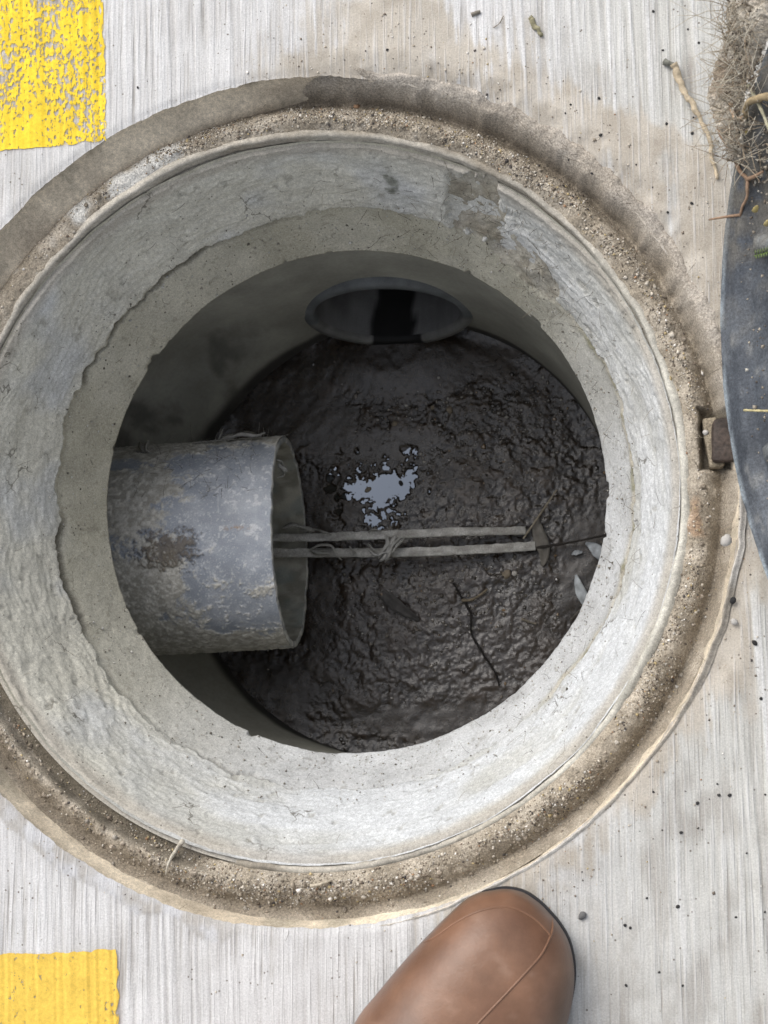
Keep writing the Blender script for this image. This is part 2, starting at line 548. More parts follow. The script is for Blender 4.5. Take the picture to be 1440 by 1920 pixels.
def build_pavement():
    us = spaced(-0.30, 0.37, 0.0009, 12.0)
    vs = spaced(-0.40, 0.42, 0.0022, 12.0)
    U, V = np.meshgrid(us, vs, indexing='ij')
    X, Y = from_uv(U, V)
    r, th = np.hypot(X, Y), np.arctan2(Y, X)
    re = R_HOLE + 0.0012 * fbm(np.cos(th) * 18, np.sin(th) * 18, 0, 4, 31) + 0.0005 * vnoise(np.cos(th) * 90, np.sin(th) * 90, 0, 33)
    inside = r < re
    f = grid_faces(len(us), len(vs))
    keep = ~np.all(inside.ravel()[f], axis=1)
    f = f[keep]
    sc_ = np.where(inside, re / np.maximum(r, 1e-6), 1.0)
    X, Y = X * sc_, Y * sc_
    h, c, fresh = pave_surface(X, Y)
    v = np.stack([X, Y, h], -1).reshape(-1, 3)
    used = np.zeros(len(v), bool)
    used[f.ravel()] = True
    idx = np.cumsum(used) - 1
    return mesh('pavement', v[used], idx[f], c.reshape(-1, 3)[used], attrs={'fresh': fresh.ravel()[used]})

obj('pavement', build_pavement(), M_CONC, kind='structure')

def build_paint(name, corners_uv, mat, seed):
    u0, u1, v0, v1 = corners_uv
    us = np.arange(u0, u1, 0.001)
    vs = np.arange(v0, v1, 0.0015)
    U, V = np.meshgrid(us, vs, indexing='ij')
    # hand-painted, slightly wavering borders
    U = U + np.where(U > u1 - 0.02, 0.0020 * fbm(V * 130, seed, 0, 4, seed), 0)
    V = V + 0.0017 * fbm(U * 120, seed + 4, 0, 3, seed + 1)
    X, Y = from_uv(U, V)
    h, c, _ = pave_surface(X, Y)
    me = mesh(name, np.stack([X, Y, h + 0.0006], -1).reshape(-1, 3), grid_faces(len(us), len(vs)))
    return obj('road_marking', me, mat, kind='structure')

uA, vA = to_uv(*P(203, 262)[:2])
build_paint('road_marking', (uA - 0.16, uA, vA, vA + 0.20), paint_material('worn_yellow_paint', (0.78, 0.55, 0.03), 0.815, 1.3), 51)
uB, vB = to_uv(*P(222, 1780)[:2])
build_paint('road_marking', (uB - 0.16, uB, vB - 0.20, vB), paint_material('yellow_paint', (0.72, 0.485, 0.08), 0.93, 4.1), 57)

# ------------------------------------------------------------------ manhole frame
def revolve(name, nth, prof_fn, ns, c_shift=None):
    th = np.linspace(0, 2 * math.pi, nth, endpoint=False)
    s = np.linspace(0, 1, ns)
    T, S = np.meshgrid(th, s, indexing='ij')
    r, z, cx, cy, col = prof_fn(T, S)
    v = np.stack([cx + r * np.cos(T), cy + r * np.sin(T), z], -1).reshape(-1, 3)
    return mesh(name, v, grid_faces(nth, ns, True), col.reshape(-1, 3))

def cyl(T, R):
    return np.cos(T) * R, np.sin(T) * R

frame = empty('manhole_ring', (0, 0, -0.05), 'round concrete manhole frame with a dirt covered seat, set in the pavement', 'manhole frame')

def prof_wall(T, S):
    x, y = cyl(T, 0.3)
    left = angw(T, 150, 50, 20)
    cr = angw(T, -32, 44, 10)
    S2 = np.clip((S - 0.16) / 0.84, 0, 1)
    r = R_HOLE + 0.0045 - 0.0012 * sst(0, 0.16, S) - 0.0030 * cr * sst(0.0, 0.16, S) - (0.010 + 0.015 * left) * sst(0.0, 1.0, S2) + 0.004 * cr * sst(0.2, 1.0, S2)
    z = -0.0010 - 0.040 * S2 + cr * 0.0030 * np.exp(-((S - 0.15) / 0.06) ** 2)
    z = z - 0.009 * angw(T, 48, 40, 10)
    n = fbm(x * 60, y * 60, z * 60, 4, 61)
    r = r + 0.0012 * n
    c = lerp((0.63, 0.55, 0.43), (0.48, 0.41, 0.315), sst(-0.3, 0.5, fbm(x * 22, y * 22, z * 60, 4, 63) + S * 0.4 - 0.2))
    c = lerp(c, (0.30, 0.27, 0.21), 0.6 * sst(0.15, 0.5, fbm(x * 50, y * 50, z * 50, 4, 64)))
    c = lerp(c, lerp((0.36, 0.325, 0.275), (0.52, 0.495, 0.455), sst(-0.3, 0.3, fbm(x * 35, y * 35, 0, 4, 62))), (1 - sst(0.16, 0.26, S + 0.08 * n)))
    return r, z, 0 * T, 0 * T, c
obj('outer_wall', revolve('outer_wall', 1400, prof_wall, 24), M_FRAME, frame)

def prof_inner(T, S):
    x, y = cyl(T, 0.26)
    n = fbm(x * 45, y * 45, S * 1.5, 4, 65)
    # small rounded rim, then a straight inner face
    a = np.clip(S / 0.35, 0, 1)
    r = 0.2665 - 0.0065 * a - 0.0012 * sst(0.35, 1, S)
    z = -0.0235 + 0.0022 * np.sin(a * math.pi * 0.8) - 0.022 * sst(0.3, 1.0, S)
    r = r + 0.0009 * n
    z = z + 0.0014 * fbm(x * 30, y * 30, 3, 4, 66) - 0.020 * angw(T, 226, 28, 8) - 0.004 * angw(T, 285, 35, 12) - 0.004 * sst(0.05, 0.5, fbm(x * 11, y * 11, 5, 4, 56))
    r = r + 0.0022 * fbm(x * 12, y * 12, 1, 4, 67) + 0.0007 * fbm(x * 110, y * 110, z * 110, 3, 60)
    c = lerp((0.43, 0.40, 0.345), (0.27, 0.24, 0.195), sst(-0.2, 0.4, fbm(x * 25, y * 25, S, 4, 68)))
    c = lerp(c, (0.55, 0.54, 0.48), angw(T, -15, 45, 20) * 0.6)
    return r, z, 0 * T, 0 * T, c
obj('inner_rim', revolve('inner_rim', 1200, prof_inner, 20), M_FRAME, frame)

def prof_seat(T, S):
    r = 0.264 + 0.03 * S
    return r, -0.037 + 0 * T, 0 * T, 0 * T, np.broadcast_to((0.24, 0.22, 0.19), T.shape + (3,))
obj('seat_ledge', revolve('seat_ledge', 360, prof_seat, 3), M_FRAME, frame)

# ------------------------------------------------------------------ dirt lying in the frame seat
REC0, REC1 = P(1316, 825, -0.015), P(1388, 820, -0.015)        # hinge recess
def bed_height(x, y):
    r, th = np.hypot(x, y), np.arctan2(y, x)
    q = (r - 0.2630) / 0.0335
    right = np.clip(angw(th, 5, 62, 18), 0, 1)
    low = angw(th, 262, 42, 18)
    left = angw(th, 160, 55, 20)
    up = angw(th, 75, 45, 15)
    base = -0.0275 + 0.0012 * fbm(x * 25, y * 25, 0, 3, 71)
    mound = (0.0075 - 0.002 * left + 0.0015 * up) * np.exp(-((q - 0.30 - 0.06 * fbm(x * 14, y * 14, 0, 2, 72)) / 0.30) ** 2)
    trench = -0.0055 * np.exp(-((q - 0.74) / 0.16) ** 2) * (1 - 0.55 * low)
    # on the lower left there is a gap between the dirt and the mortar
    gap = -0.024 * np.exp(-(np.maximum(np.abs(q - 0.10 + 0.08 * fbm(x * 40, y * 40, 0, 3, 76)) - 0.10, 0) / 0.07) ** 2) * angw(th, 227, 27, 8)
    bank = (0.017 * angw(th, 48, 40, 14) + 0.022 * angw(th, -25, 48, 14) + 0.006 * low) * sst(0.70, 1.12, q)
    h = base + mound + trench + gap + bank
    clod = np.maximum(fbm(x * 130, y * 130, 0, 3, 74), 0)
    h = h + 0.0011 * fbm(x * 70, y * 70, 0, 4, 73) + 0.0022 * clod * sst(1.0, 0.55, q)
    # recess for the hinge
    ex, ey = x - 0.5 * (REC0[0] + REC1[0] + 0.014), y - 0.5 * (REC0[1] + REC1[1])
    wob = 0.0012 * fbm(x * 160, y * 160, 0, 3, 75)
    ins = sst(0.003, -0.002, np.maximum(np.abs(ex) - 0.0195, np.abs(ey + 0.06 * ex) - 0.0195) + wob)
    h = np.maximum(h, -0.0345 + 0.001 * fbm(x * 90, y * 90, 0, 3, 59))
    h = h * (1 - ins) + (-0.032) * ins
    return h, q, ins

def build_bed():
    nth, ns = 1900, 56
    th = np.linspace(0, 2 * math.pi, nth, endpoint=False)
    T, S = np.meshgrid(th, np.linspace(0, 1, ns), indexing='ij')
    r = 0.2632 + 0.0325 * S
    out = angw(T, 46, 34, 26)
    r = r + out * S * 0.0165
    x, y = r * np.cos(T), r * np.sin(T)
    h, q, ins = bed_height(x, y)
    ph, pc, _ = pave_surface(x, y)
    rn = r + 0.005 * fbm(x * 60, y * 60, 0, 4, 70)
    ho = ph + 0.0014 + 0.0008 * fbm(x * 150, y * 150, 0, 3, 69) - 0.004 * sst(0.301, 0.309, rn)
    kk = sst(0.286, 0.300, rn) * sst(0.05, 0.5, out)
    h = h * (1 - kk) + ho * kk
    sandy = lerp((0.31, 0.268, 0.21), (0.43, 0.38, 0.31), sst(-0.35, 0.45, fbm(x * 80, y * 80, 0, 4, 77)))
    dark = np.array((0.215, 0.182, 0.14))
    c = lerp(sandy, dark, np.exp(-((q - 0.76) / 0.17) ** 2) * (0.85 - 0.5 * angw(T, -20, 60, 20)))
    c = lerp(c, lerp((0.36, 0.32, 0.27), (0.43, 0.39, 0.34), sst(-0.4, 0.4, fbm(x * 50, y * 50, 0, 3, 80))), kk)
    c = lerp(c, (0.60, 0.585, 0.545), angw(T, 132, 28, 12) * sst(0.1, 0.45, fbm(x * 26, y * 26, 0, 4, 78)) * sst(0.75, 0.45, q))
    c = lerp(c, (0.115, 0.10, 0.075), np.clip(ins * 0.8 + 0.85 * sst(0.34, 0.22, q) * angw(T, 227, 27, 8), 0, 1))  # hinge recess darker; the lower left gap's shade put into the colour
    c = lerp(c, (0.30, 0.17, 0.09), 0.5 * angw(T, -3, 10, 5) * sst(0.25, 0.6, fbm(x * 60, y * 60, 4, 3, 79)))
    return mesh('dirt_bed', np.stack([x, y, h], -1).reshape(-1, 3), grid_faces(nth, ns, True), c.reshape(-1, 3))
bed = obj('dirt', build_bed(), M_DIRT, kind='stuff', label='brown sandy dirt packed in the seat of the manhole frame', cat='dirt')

# ------------------------------------------------------------------ collar below the frame: concrete ring with a skim of mortar
LC = np.array([0.0071, 0.0146])                                # the collar's lower lip lies a little off centre
collar = empty('chamber_collar', (LC[0], LC[1], -0.16), 'funnel shaped concrete collar with cracked grey mortar skim inside the frame', 'collar')

def crack_s(T):
    x, y = cyl(T, 1.0)
    s = 0.58 + 0.055 * fbm(x * 3, y * 3, 0, 3, 81) + 0.040 * fbm(x * 14, y * 14, 0, 4, 82) + 0.013 * fbm(x * 45, y * 45, 0, 4, 83)
    s = s + 0.06 * angw(T, 270, 40, 25) - 0.02 * angw(T, 0, 30, 15)
    return s

def bare(T, S):
    """patches on the upper right where the mortar fell off"""
    x, y = cyl(T, 1.0)
    n = fbm(x * 14, y * 14, S * 5, 5, 85, 0.6)
    a = 1 - ((np.degrees(T) - 61) / 8.5) ** 2 - ((S - 0.33) / 0.30) ** 2 + 1.2 * n
    b = 1 - ((np.degrees(T) - 47) / 7) ** 2 - ((S - 0.55) / 0.22) ** 2 + 0.8 * n
    c = 1 - ((np.degrees(T) - 54) / 6) ** 2 - ((S - 0.5) / 0.2) ** 2 + 0.8 * n
    return sst(0.05, 0.35, np.maximum(np.maximum(a, b), c))

def funnel(T, S, off):
    r = 0.2592 + (0.2 - 0.2592) * S
    z = -0.0290 + (-0.155 + 0.0290) * S
    r = r - 0.904 * off
    z = z + 0.427 * off
    return r, z, LC[0] * S, LC[1] * S

def prof_ring(T, S0):
    S = np.clip(S0 / 0.93, 0, 1)
    under = sst(0.93, 1.0, S0)
    x, y = cyl(T, 0.22)
    z_ = S * 0.13
    n = fbm(x * 40, y * 40, z_ * 40, 4, 87)
    n2 = fbm(x * 170, y * 170, z_ * 170, 3, 88)
    cs = crack_s(T)
    bp = bare(T, S)
    side = np.clip(angw(T, 178, 72, 12) + angw(T, -18, 26, 8), 0, 1)
    side = side * (0.12 + 0.88 * sst(-0.05, 0.35, fbm(x * 14, y * 14, 2.0, 3, 55) + 0.25 * angw(T, 135, 22, 10)))
    off = 0.0010 * n + 0.0005 * n2 - 0.0085 * side * np.exp(-((S - cs - 0.016 - 0.020 * angw(T, 180, 80, 20)) / (0.018 * np.clip(0.9 + 1.6 * fbm(x * 26, y * 26, 0, 3, 58), 0.25, 2.2))) ** 2)
    off = off + bp * (0.0045 * fbm(x * 90, y * 90, z_ * 90, 4, 89) - 0.0015)
    off = off + 0.0022 * angw(T, -5, 42, 10) * np.exp(-((S - cs - 0.035) / 0.04) ** 2) * (0.6 + fbm(x * 100, y * 100, z_ * 100, 3, 84))
    chip = np.maximum(fbm(x * 55, y * 55, 0, 3, 90) - 0.28, 0) * 0.016 * sst(0.955, 1.0, S)
    off = off - chip
    r, z, cx, cy = funnel(T, S, off)
    r = r + under * 0.066
    z = z - under * 0.003
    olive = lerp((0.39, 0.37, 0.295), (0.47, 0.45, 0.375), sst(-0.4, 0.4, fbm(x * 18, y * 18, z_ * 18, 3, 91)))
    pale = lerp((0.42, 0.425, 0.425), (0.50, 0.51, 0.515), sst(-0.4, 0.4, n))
    c = lerp(olive, pale, angw(T, -50, 75, 35))  # paler towards the lower right, partly sky light put into the colour
    c = lerp(c, lerp((0.25, 0.225, 0.18), (0.40, 0.375, 0.325), sst(-0.4, 0.4, fbm(x * 75, y * 75, z_ * 75, 4, 57))), np.clip(bp * (0.8 + 0.5 * n2), 0, 1))
    jt = angw(T, -5, 42, 10) * np.exp(-((S - cs - 0.03) / 0.045) ** 2)
    c = lerp(c, lerp((0.42, 0.39, 0.32), (0.22, 0.21, 0.13), sst(0.0, 0.5, fbm(x * 110, y * 110, z_ * 110, 3, 86))), np.clip(jt * 0.9 + 0.2 * n2 * jt, 0, 1))
    c = lerp(c, (0.16, 0.145, 0.11), sst(0.35, 0.65, n2) * 0.35)
    c = lerp(c, (0.10, 0.085, 0.06), side * np.exp(-((S - cs - 0.016 - 0.020 * angw(T, 180, 80, 20)) / (0.018 * np.clip(0.9 + 1.6 * fbm(x * 26, y * 26, 0, 3, 58), 0.25, 2.2))) ** 2) * 0.85)
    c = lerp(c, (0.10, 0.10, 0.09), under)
    return r, z, cx, cy, c
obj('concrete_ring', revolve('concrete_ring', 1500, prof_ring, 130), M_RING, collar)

def prof_plaster(T, S0):
    cs = crack_s(T)
    S = S0 * (cs + 0.008)                                       # the sheet ends just past the crack
    x, y = cyl(T, 0.23)
    z_ = S * 0.13
    arc = T * 0.23
    # trowel strokes: long along the ring, short across it, in drifting patches
    tilt = 1.1 * fbm(x * 11, y * 11, z_ * 16, 3, 93)
    arcw = np.cos(T) * 0.23, np.sin(T) * 0.23
    zz_ = z_ + 0.030 * tilt + 0.004 * fbm(x * 40, y * 40, z_ * 40, 2, 92)
    st = 0.6 * fbm(x * 55, y * 55, zz_ * 330, 4, 94, 0.65) + 0.6 * fbm(x * 150, y * 150, z_ * 260, 3, 100)
    big = fbm(x * 16, y * 16, z_ * 45, 3, 95)
    pits = sst(0.38, 0.62, fbm(x * 120, y * 120, z_ * 120, 3, 96))
    # the skim ends in a ragged broken edge over the crack
    t = (cs - S)
    n3 = 0.008 * fbm(x * 160, y * 160, 0, 3, 97)
    lift = sst(-0.006, 0.006, t + n3)
    thick = 0.0030 + 0.0016 * big
    off = -0.0085 + lift * (thick + 0.0085)
    off = off * (1 - bare(T, S)) - 0.003 * bare(T, S)
    off = off + (0.0014 * st + 0.0011 * big - 0.0008 * pits) * lift
    top = 1 - sst(0.0, 0.05, S)
    tw = 0.030 + 0.022 * fbm(x * 24, y * 24, 0, 4, 200)
    top = 1 - sst(0.0, 1.0, S / np.maximum(tw, 0.012))
    off = off * (1 - top) - 0.0035 * top
    r, z, cx, cy = funnel(T, S, off)
    c = lerp((0.43, 0.43, 0.405), (0.52, 0.525, 0.515), sst(-0.4, 0.4, 0.5 * st + 0.8 * big))
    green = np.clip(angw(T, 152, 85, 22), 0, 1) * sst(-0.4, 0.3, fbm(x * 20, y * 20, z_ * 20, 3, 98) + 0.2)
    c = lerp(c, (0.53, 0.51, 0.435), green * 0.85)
    c = lerp(c, (0.50, 0.52, 0.545), angw(T, -55, 60, 30) * 0.6 * sst(-0.5, 0.3, big))  # bluish lower right side, partly sky light painted into the mortar colour
    c = lerp(c, (0.26, 0.25, 0.215), pits * 0.5)
    c = lerp(c, (0.19, 0.175, 0.145), sst(0.012, 0.0, t + n3) * 0.7)
    c = lerp(c, (0.38, 0.35, 0.30), (1 - sst(0.02, 0.12, S + 0.05 * big)) * 0.8)
    for (px, py, sz, k) in ((742, 308, 0.010, 1.0), (735, 345, 0.008, 0.7), (548, 320, 0.007, 0.8), (1040, 560, 0.006, 0.8),
                            (525, 1572, 0.003, 1.0), (585, 1560, 0.0025, 0.8), (645, 1575, 0.002, 0.8), (800, 1475, 0.0022, 1.0), (395, 1180, 0.003, 0.5), (1190, 880, 0.004, 0.6)):
        w = P(px, py, -0.07)
        X, Y = cx + r * np.cos(T), cy + r * np.sin(T)
        d = np.sqrt((X - w[0]) ** 2 + (Y - w[1]) ** 2 + (0.35 * (z + 0.07)) ** 2)
        c = lerp(c, (0.07, 0.075, 0.045), k * sst(sz, sz * 0.3, d + 0.6 * sz * fbm(x * 260, y * 260, z_ * 260, 2, 99)))
    return r, z, cx, cy, c
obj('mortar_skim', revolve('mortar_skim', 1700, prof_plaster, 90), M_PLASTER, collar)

# ------------------------------------------------------------------ shaft below the collar
Z_MUD = -0.424
R_SH = 0.2105
shaft = empty('chamber_shaft', (LC[0], LC[1], Z_MUD), 'smooth dark grey concrete shaft wall round the muddy bottom', 'shaft')

PIPE_A = np.array([-0.0780, -0.0015, -0.315])                   # centre of the open end
PIPE_D = np.array([-1.0, -0.040, 0.0]); PIPE_D /= np.linalg.norm(PIPE_D)
PIPE_R, PIPE_T = 0.0945, 0.0052
OUT_C = P(727, 552, -0.345)
OUT_D = np.array([OUT_C[0] - LC[0], OUT_C[1] - LC[1], 0.0]); OUT_D /= np.linalg.norm(OUT_D)
OUT_R = 0.0805

def build_shaft():
    nth, ns = 500, 110
    th = np.linspace(0, 2 * math.pi, nth, endpoint=False)
    T, S = np.meshgrid(th, np.linspace(0, 1, ns), indexing='ij')
    z = -0.1585 - 0.292 * S
    Rz = R_SH + 0.050 * sst(-0.424, -0.30, z) * angw(T, 182, 52, 22)
    x, y = LC[0] + Rz * np.cos(T), LC[1] + Rz * np.sin(T)
    n = fbm(x * 16, y * 16, z * 16, 4, 101)
    rr = Rz + 0.0012 * n
    x, y = LC[0] + rr * np.cos(T), LC[1] + rr * np.sin(T)
    v = np.stack([x, y, z], -1).reshape(-1, 3)
    c = lerp((0.26, 0.255, 0.22), (0.35, 0.345, 0.30), sst(-0.4, 0.5, n))
    wet = sst(0.030, 0.016, z - Z_MUD + 0.008 * fbm(x * 20, y * 20, 0, 3, 103))
    c = lerp(c, (0.030, 0.028, 0.027), wet * 0.92)
    stain = angw(T, 150, 25, 15) * sst(0.0, 0.5, fbm(x * 40, y * 40, z * 12, 4, 104))
    c = lerp(c, (0.09, 0.085, 0.075), stain * 0.7)
    f = grid_faces(nth, ns, True)
    cen = v[f].mean(1)
    def axis_d(p0, d):
        w = cen - p0
        return np.linalg.norm(w - (w @ d)[:, None] * d, axis=1), w @ d
    d1, t1 = axis_d(PIPE_A, PIPE_D)
    d2, t2 = axis_d(OUT_C, OUT_D)
    keep = ~(((d1 < PIPE_R - 0.003) & (t1 > 0)) | ((d2 < OUT_R - 0.006) & (t2 > -0.06)))
    return mesh('shaft_wall', v, f[keep], c.reshape(-1, 3))
obj('shaft_wall', build_shaft(), M_SHAFT, shaft)

# ------------------------------------------------------------------ outlet pipe mouth in the far wall
outlet = empty('outlet_pipe', OUT_C, 'dark grey round pipe mouth in the shaft wall, black wet streak inside', 'pipe')
def pipe_frame(d):
    s = np.cross(d, (0, 0, 1.0)); s /= np.linalg.norm(s)
    return s, np.cross(s, d)
def build_outlet():
    s, w = pipe_frame(OUT_D)
    nth = 160
    a = np.linspace(0, 2 * math.pi, nth, endpoint=False)
    # (radius, depth along the pipe): collar outside, rounded lip, bore going back
    prof = [(OUT_R, 0.050), (OUT_R, 0.006), (OUT_R - 0.001, 0.002), (OUT_R - 0.003, 0.0), (OUT_R - 0.0105, 0.0), (OUT_R - 0.0125, 0.002), (OUT_R - 0.013, 0.006)]
    prof_in = [(OUT_R - 0.013, 0.006 + 0.30 * k / 24) for k in range(0, 25)]
    slant = 0.10
    def grid(pr, fn):
        V, C = [], []
        for ang in a:
            for (r, dd) in pr:
                h = r * math.sin(ang)
                V.append(OUT_C + r * math.cos(ang) * s + h * w + (dd + slant * h - 0.022) * OUT_D)
                C.append(fn(ang, dd))
        return np.array(V), np.array(C)
    V, C = grid(prof, lambda ang, dd: (0.135, 0.145, 0.15) if math.sin(ang) > -0.15 else ((0.006, 0.006, 0.006) if abs(math.cos(ang) + 0.03) < 0.34 else (0.17, 0.17, 0.163)))
    n = fbm(V[:, 0] * 90, V[:, 1] * 90, V[:, 2] * 90, 3, 111)
    C = C * (1 + 0.45 * n)[:, None]
    rim = mesh('rim', V, grid_faces(nth, len(prof), True), C, attrs={'rgh': np.full(len(V), 0.6)})
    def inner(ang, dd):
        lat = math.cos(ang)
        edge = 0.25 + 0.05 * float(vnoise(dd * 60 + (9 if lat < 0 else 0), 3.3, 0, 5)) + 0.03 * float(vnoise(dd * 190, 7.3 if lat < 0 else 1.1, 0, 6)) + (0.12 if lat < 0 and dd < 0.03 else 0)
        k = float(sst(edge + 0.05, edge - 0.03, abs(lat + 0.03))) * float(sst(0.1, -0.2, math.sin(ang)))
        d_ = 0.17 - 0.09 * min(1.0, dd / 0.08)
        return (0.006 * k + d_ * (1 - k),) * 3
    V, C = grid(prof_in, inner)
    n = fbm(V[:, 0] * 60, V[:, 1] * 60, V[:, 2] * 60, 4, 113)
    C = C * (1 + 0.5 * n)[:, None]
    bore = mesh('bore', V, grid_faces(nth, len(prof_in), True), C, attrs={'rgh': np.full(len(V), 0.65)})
    obj('rim', rim, M_PVC, outlet)
    obj('bore', bore, M_PVC, outlet)
build_outlet()

# ------------------------------------------------------------------ inlet pipe (blue-grey plastic, dirty, open end towards the middle)
inlet = empty('inlet_pipe', PIPE_A, 'big blue grey plastic drain pipe smeared with dried mud, open end facing right', 'pipe')
PS, PW = pipe_frame(PIPE_D)
def pipe_pt(ang, r, t):
    h = r * math.sin(ang)
    return PIPE_A + r * math.cos(ang) * PS + h * PW + (t + 0.0 * h) * PIPE_D
def build_inlet():
    nth, nt = 840, 290
    a = np.linspace(0, 2 * math.pi, nth, endpoint=False)
    t = np.linspace(0, 0.19, nt)
    A, Tt = np.meshgrid(a, t, indexing='ij')
    x = np.cos(A) * PIPE_R; h = np.sin(A) * PIPE_R
    cut = -0.05 * h + 0.0012 * fbm(np.cos(A) * 9, np.sin(A) * 9, 0, 3, 121)      # the end is sawn a little out of square
    arc = A * PIPE_R
    tt = Tt + cut * np.clip(1 - Tt / 0.19, 0, 1)
    n = fbm(np.cos(A) * 7, np.sin(A) * 7, Tt * 60, 5, 122)
    nf = fbm(np.cos(A) * 26, np.sin(A) * 26, Tt * 260, 5, 123, 0.6)
    big = fbm(np.cos(A) * 2.2, np.sin(A) * 2.2, Tt * 14, 3, 124)
    # dirt sits by the wall, on the flanks and in speckled patches
    # the flank with cos>0 lies on the far (upper) side
    flank = sst(0.72, 0.97, np.abs(np.cos(A)))
    back = sst(0.055, 0.115, Tt)
    m = 0.62 * back + 0.75 * flank + 0.55 * n + 0.45 * big + 0.25 * nf
    m = m + 0.25 * sst(-0.15, -0.6, np.cos(A) * (-np.sign(PS[1]) * -1)) * 0.6
    mask = sst(0.40, 0.66, m + 0.18 * fbm(np.cos(A) * 50, np.sin(A) * 50, Tt * 520, 2, 129))
    spk = np.clip(sst(0.18, 0.42, nf + 0.45 * n - 0.05) + 0.7 * sst(0.40, 0.55, fbm(np.cos(A) * 60, np.sin(A) * 60, Tt * 640, 3, 130) + 0.3 * big), 0, 1)
    pvc = lerp((0.27, 0.295, 0.335), (0.35, 0.372, 0.41), sst(-0.4, 0.4, n))
    dirt = lerp((0.34, 0.325, 0.285), (0.54, 0.525, 0.48), sst(-0.35, 0.4, nf))
    c = lerp(pvc, (0.60, 0.61, 0.62), spk * 0.7)
    c = lerp(c, dirt, mask)
    top = sst(0.5, 0.95, np.sin(A))
    P0 = PIPE_A + x[..., None] * PS + h[..., None] * PW + tt[..., None] * PIPE_D
    # dark brown crust near the wall
    cr = np.array(P(318, 1030, PIPE_A[2] + PIPE_R))
    d = np.sqrt(((P0[..., 0] - cr[0]) / 0.027) ** 2 + ((P0[..., 1] - cr[1]) / 0.018) ** 2) + 0.9 * nf + 0.3 * n
    crust = sst(1.0, 0.35, d + 0.5 * fbm(np.cos(A) * 60, np.sin(A) * 60, Tt * 600, 3, 119)) * (h > 0)
    c = lerp(c, (0.13, 0.105, 0.075), crust * 0.8)
    rust = np.array(P(440, 990, PIPE_A[2] + PIPE_R))
    d = np.sqrt(((P0[..., 0] - rust[0]) / 0.035) ** 2 + ((P0[..., 1] - rust[1]) / 0.006) ** 2) + 1.2 * np.abs(nf)
    c = lerp(c, (0.30, 0.20, 0.12), sst(0.8, 0.3, d) * (h > 0) * sst(0.0, 0.3, nf))
    # a scratch
    s0, s1 = P(403, 905, PIPE_A[2] + PIPE_R), P(409, 962, PIPE_A[2] + PIPE_R)
    dd = np.abs((P0[..., 0] - s0[0]) - (P0[..., 1] - s0[1]) * (s1[0] - s0[0]) / (s1[1] - s0[1]))
    on = (P0[..., 1] < s0[1]) & (P0[..., 1] > s1[1]) & (h > 0)
    c = lerp(c, (0.45, 0.47, 0.5), on * sst(0.0008, 0.0003, dd) * 0.6)
    off = mask * (0.0006 + 0.0012 * np.maximum(nf, 0)) + spk * 0.0002 + crust * (0.003 + 0.004 * np.maximum(nf, 0))
    rr = PIPE_R + off
    V = PIPE_A + (np.cos(A) * rr)[..., None] * PS + (np.sin(A) * rr)[..., None] * PW + tt[..., None] * PIPE_D
    rgh = 0.46 + 0.4 * np.clip(mask + crust + 0.5 * spk, 0, 1)
    shell = mesh('pipe_shell', V.reshape(-1, 3), grid_faces(nth, nt, True), c.reshape(-1, 3), attrs={'rgh': rgh.ravel()})
    obj('pipe_shell', shell, M_PVC, inlet)
    # cut edge
    ri = PIPE_R - PIPE_T
    c0 = -0.05 * np.sin(a) * PIPE_R + 0.0012 * fbm(np.cos(a) * 9, np.sin(a) * 9, 0, 3, 121)
    rs = np.array([PIPE_R, PIPE_R - 0.0006, ri + 0.0006, ri])
    dz = np.array([0.0, -0.0008, -0.0008, 0.0])
    V = np.stack([PIPE_A + (np.cos(a) * r)[:, None] * PS + (np.sin(a) * r)[:, None] * PW + (c0 + k)[:, None] * PIPE_D for r, k in zip(rs, dz)], 1)
    n = fbm(V[..., 0] * 150, V[..., 1] * 150, V[..., 2] * 150, 3, 126)
    c = lerp((0.24, 0.25, 0.255), (0.46, 0.455, 0.43), sst(-0.3, 0.3, n))
    obj('cut_edge', mesh('cut_edge', V.reshape(-1, 3), grid_faces(nth, 4, True), c.reshape(-1, 3), attrs={'rgh': np.full(nth * 4, 0.75)}), M_PVC, inlet)
    # bore
    nt2 = 60
    t2 = np.linspace(0, 0.185, nt2)
    A2, T2 = np.meshgrid(a, t2, indexing='ij')
    tt = T2 + (-0.05 * np.sin(A2) * PIPE_R + 0.0012 * fbm(np.cos(A2) * 9, np.sin(A2) * 9, 0, 3, 121)) * np.clip(1 - T2 / 0.185, 0, 1)
    V = PIPE_A + (np.cos(A2) * ri)[..., None] * PS + (np.sin(A2) * ri)[..., None] * PW + tt[..., None] * PIPE_D
    n = fbm(np.cos(A2) * 8, np.sin(A2) * 8, T2 * 90, 4, 127)
    c = lerp((0.24, 0.235, 0.20), (0.40, 0.385, 0.335), sst(-0.4, 0.4, n))
    c = lerp(c, (0.18, 0.23, 0.23), 0.5 * sst(0.0, 0.5, fbm(np.cos(A2) * 4, np.sin(A2) * 4, T2 * 30, 3, 128)))
    obj('bore', mesh('bore', V.reshape(-1, 3), grid_faces(nth, nt2, True)[:, ::-1].copy(), c.reshape(-1, 3), attrs={'rgh': np.full(V.shape[0] * V.shape[1], 0.75)}), M_PVC, inlet)
build_inlet()

# ------------------------------------------------------------------ mud floor and puddle
PUD = [(636, 905), (655, 893), (668, 880), (690, 890), (712, 878), (745, 884), (776, 868), (784, 895), (776, 925), (758, 938), (738, 945), (722, 960), (714, 985), (700, 978), (694, 950), (676, 938), (660, 945), (650, 930)]
PUDW = np.array([P(x, y, Z_MUD)[:2] for x, y in PUD])
PUDC = PUDW.mean(0)
Z_WATER = Z_MUD - 0.0020

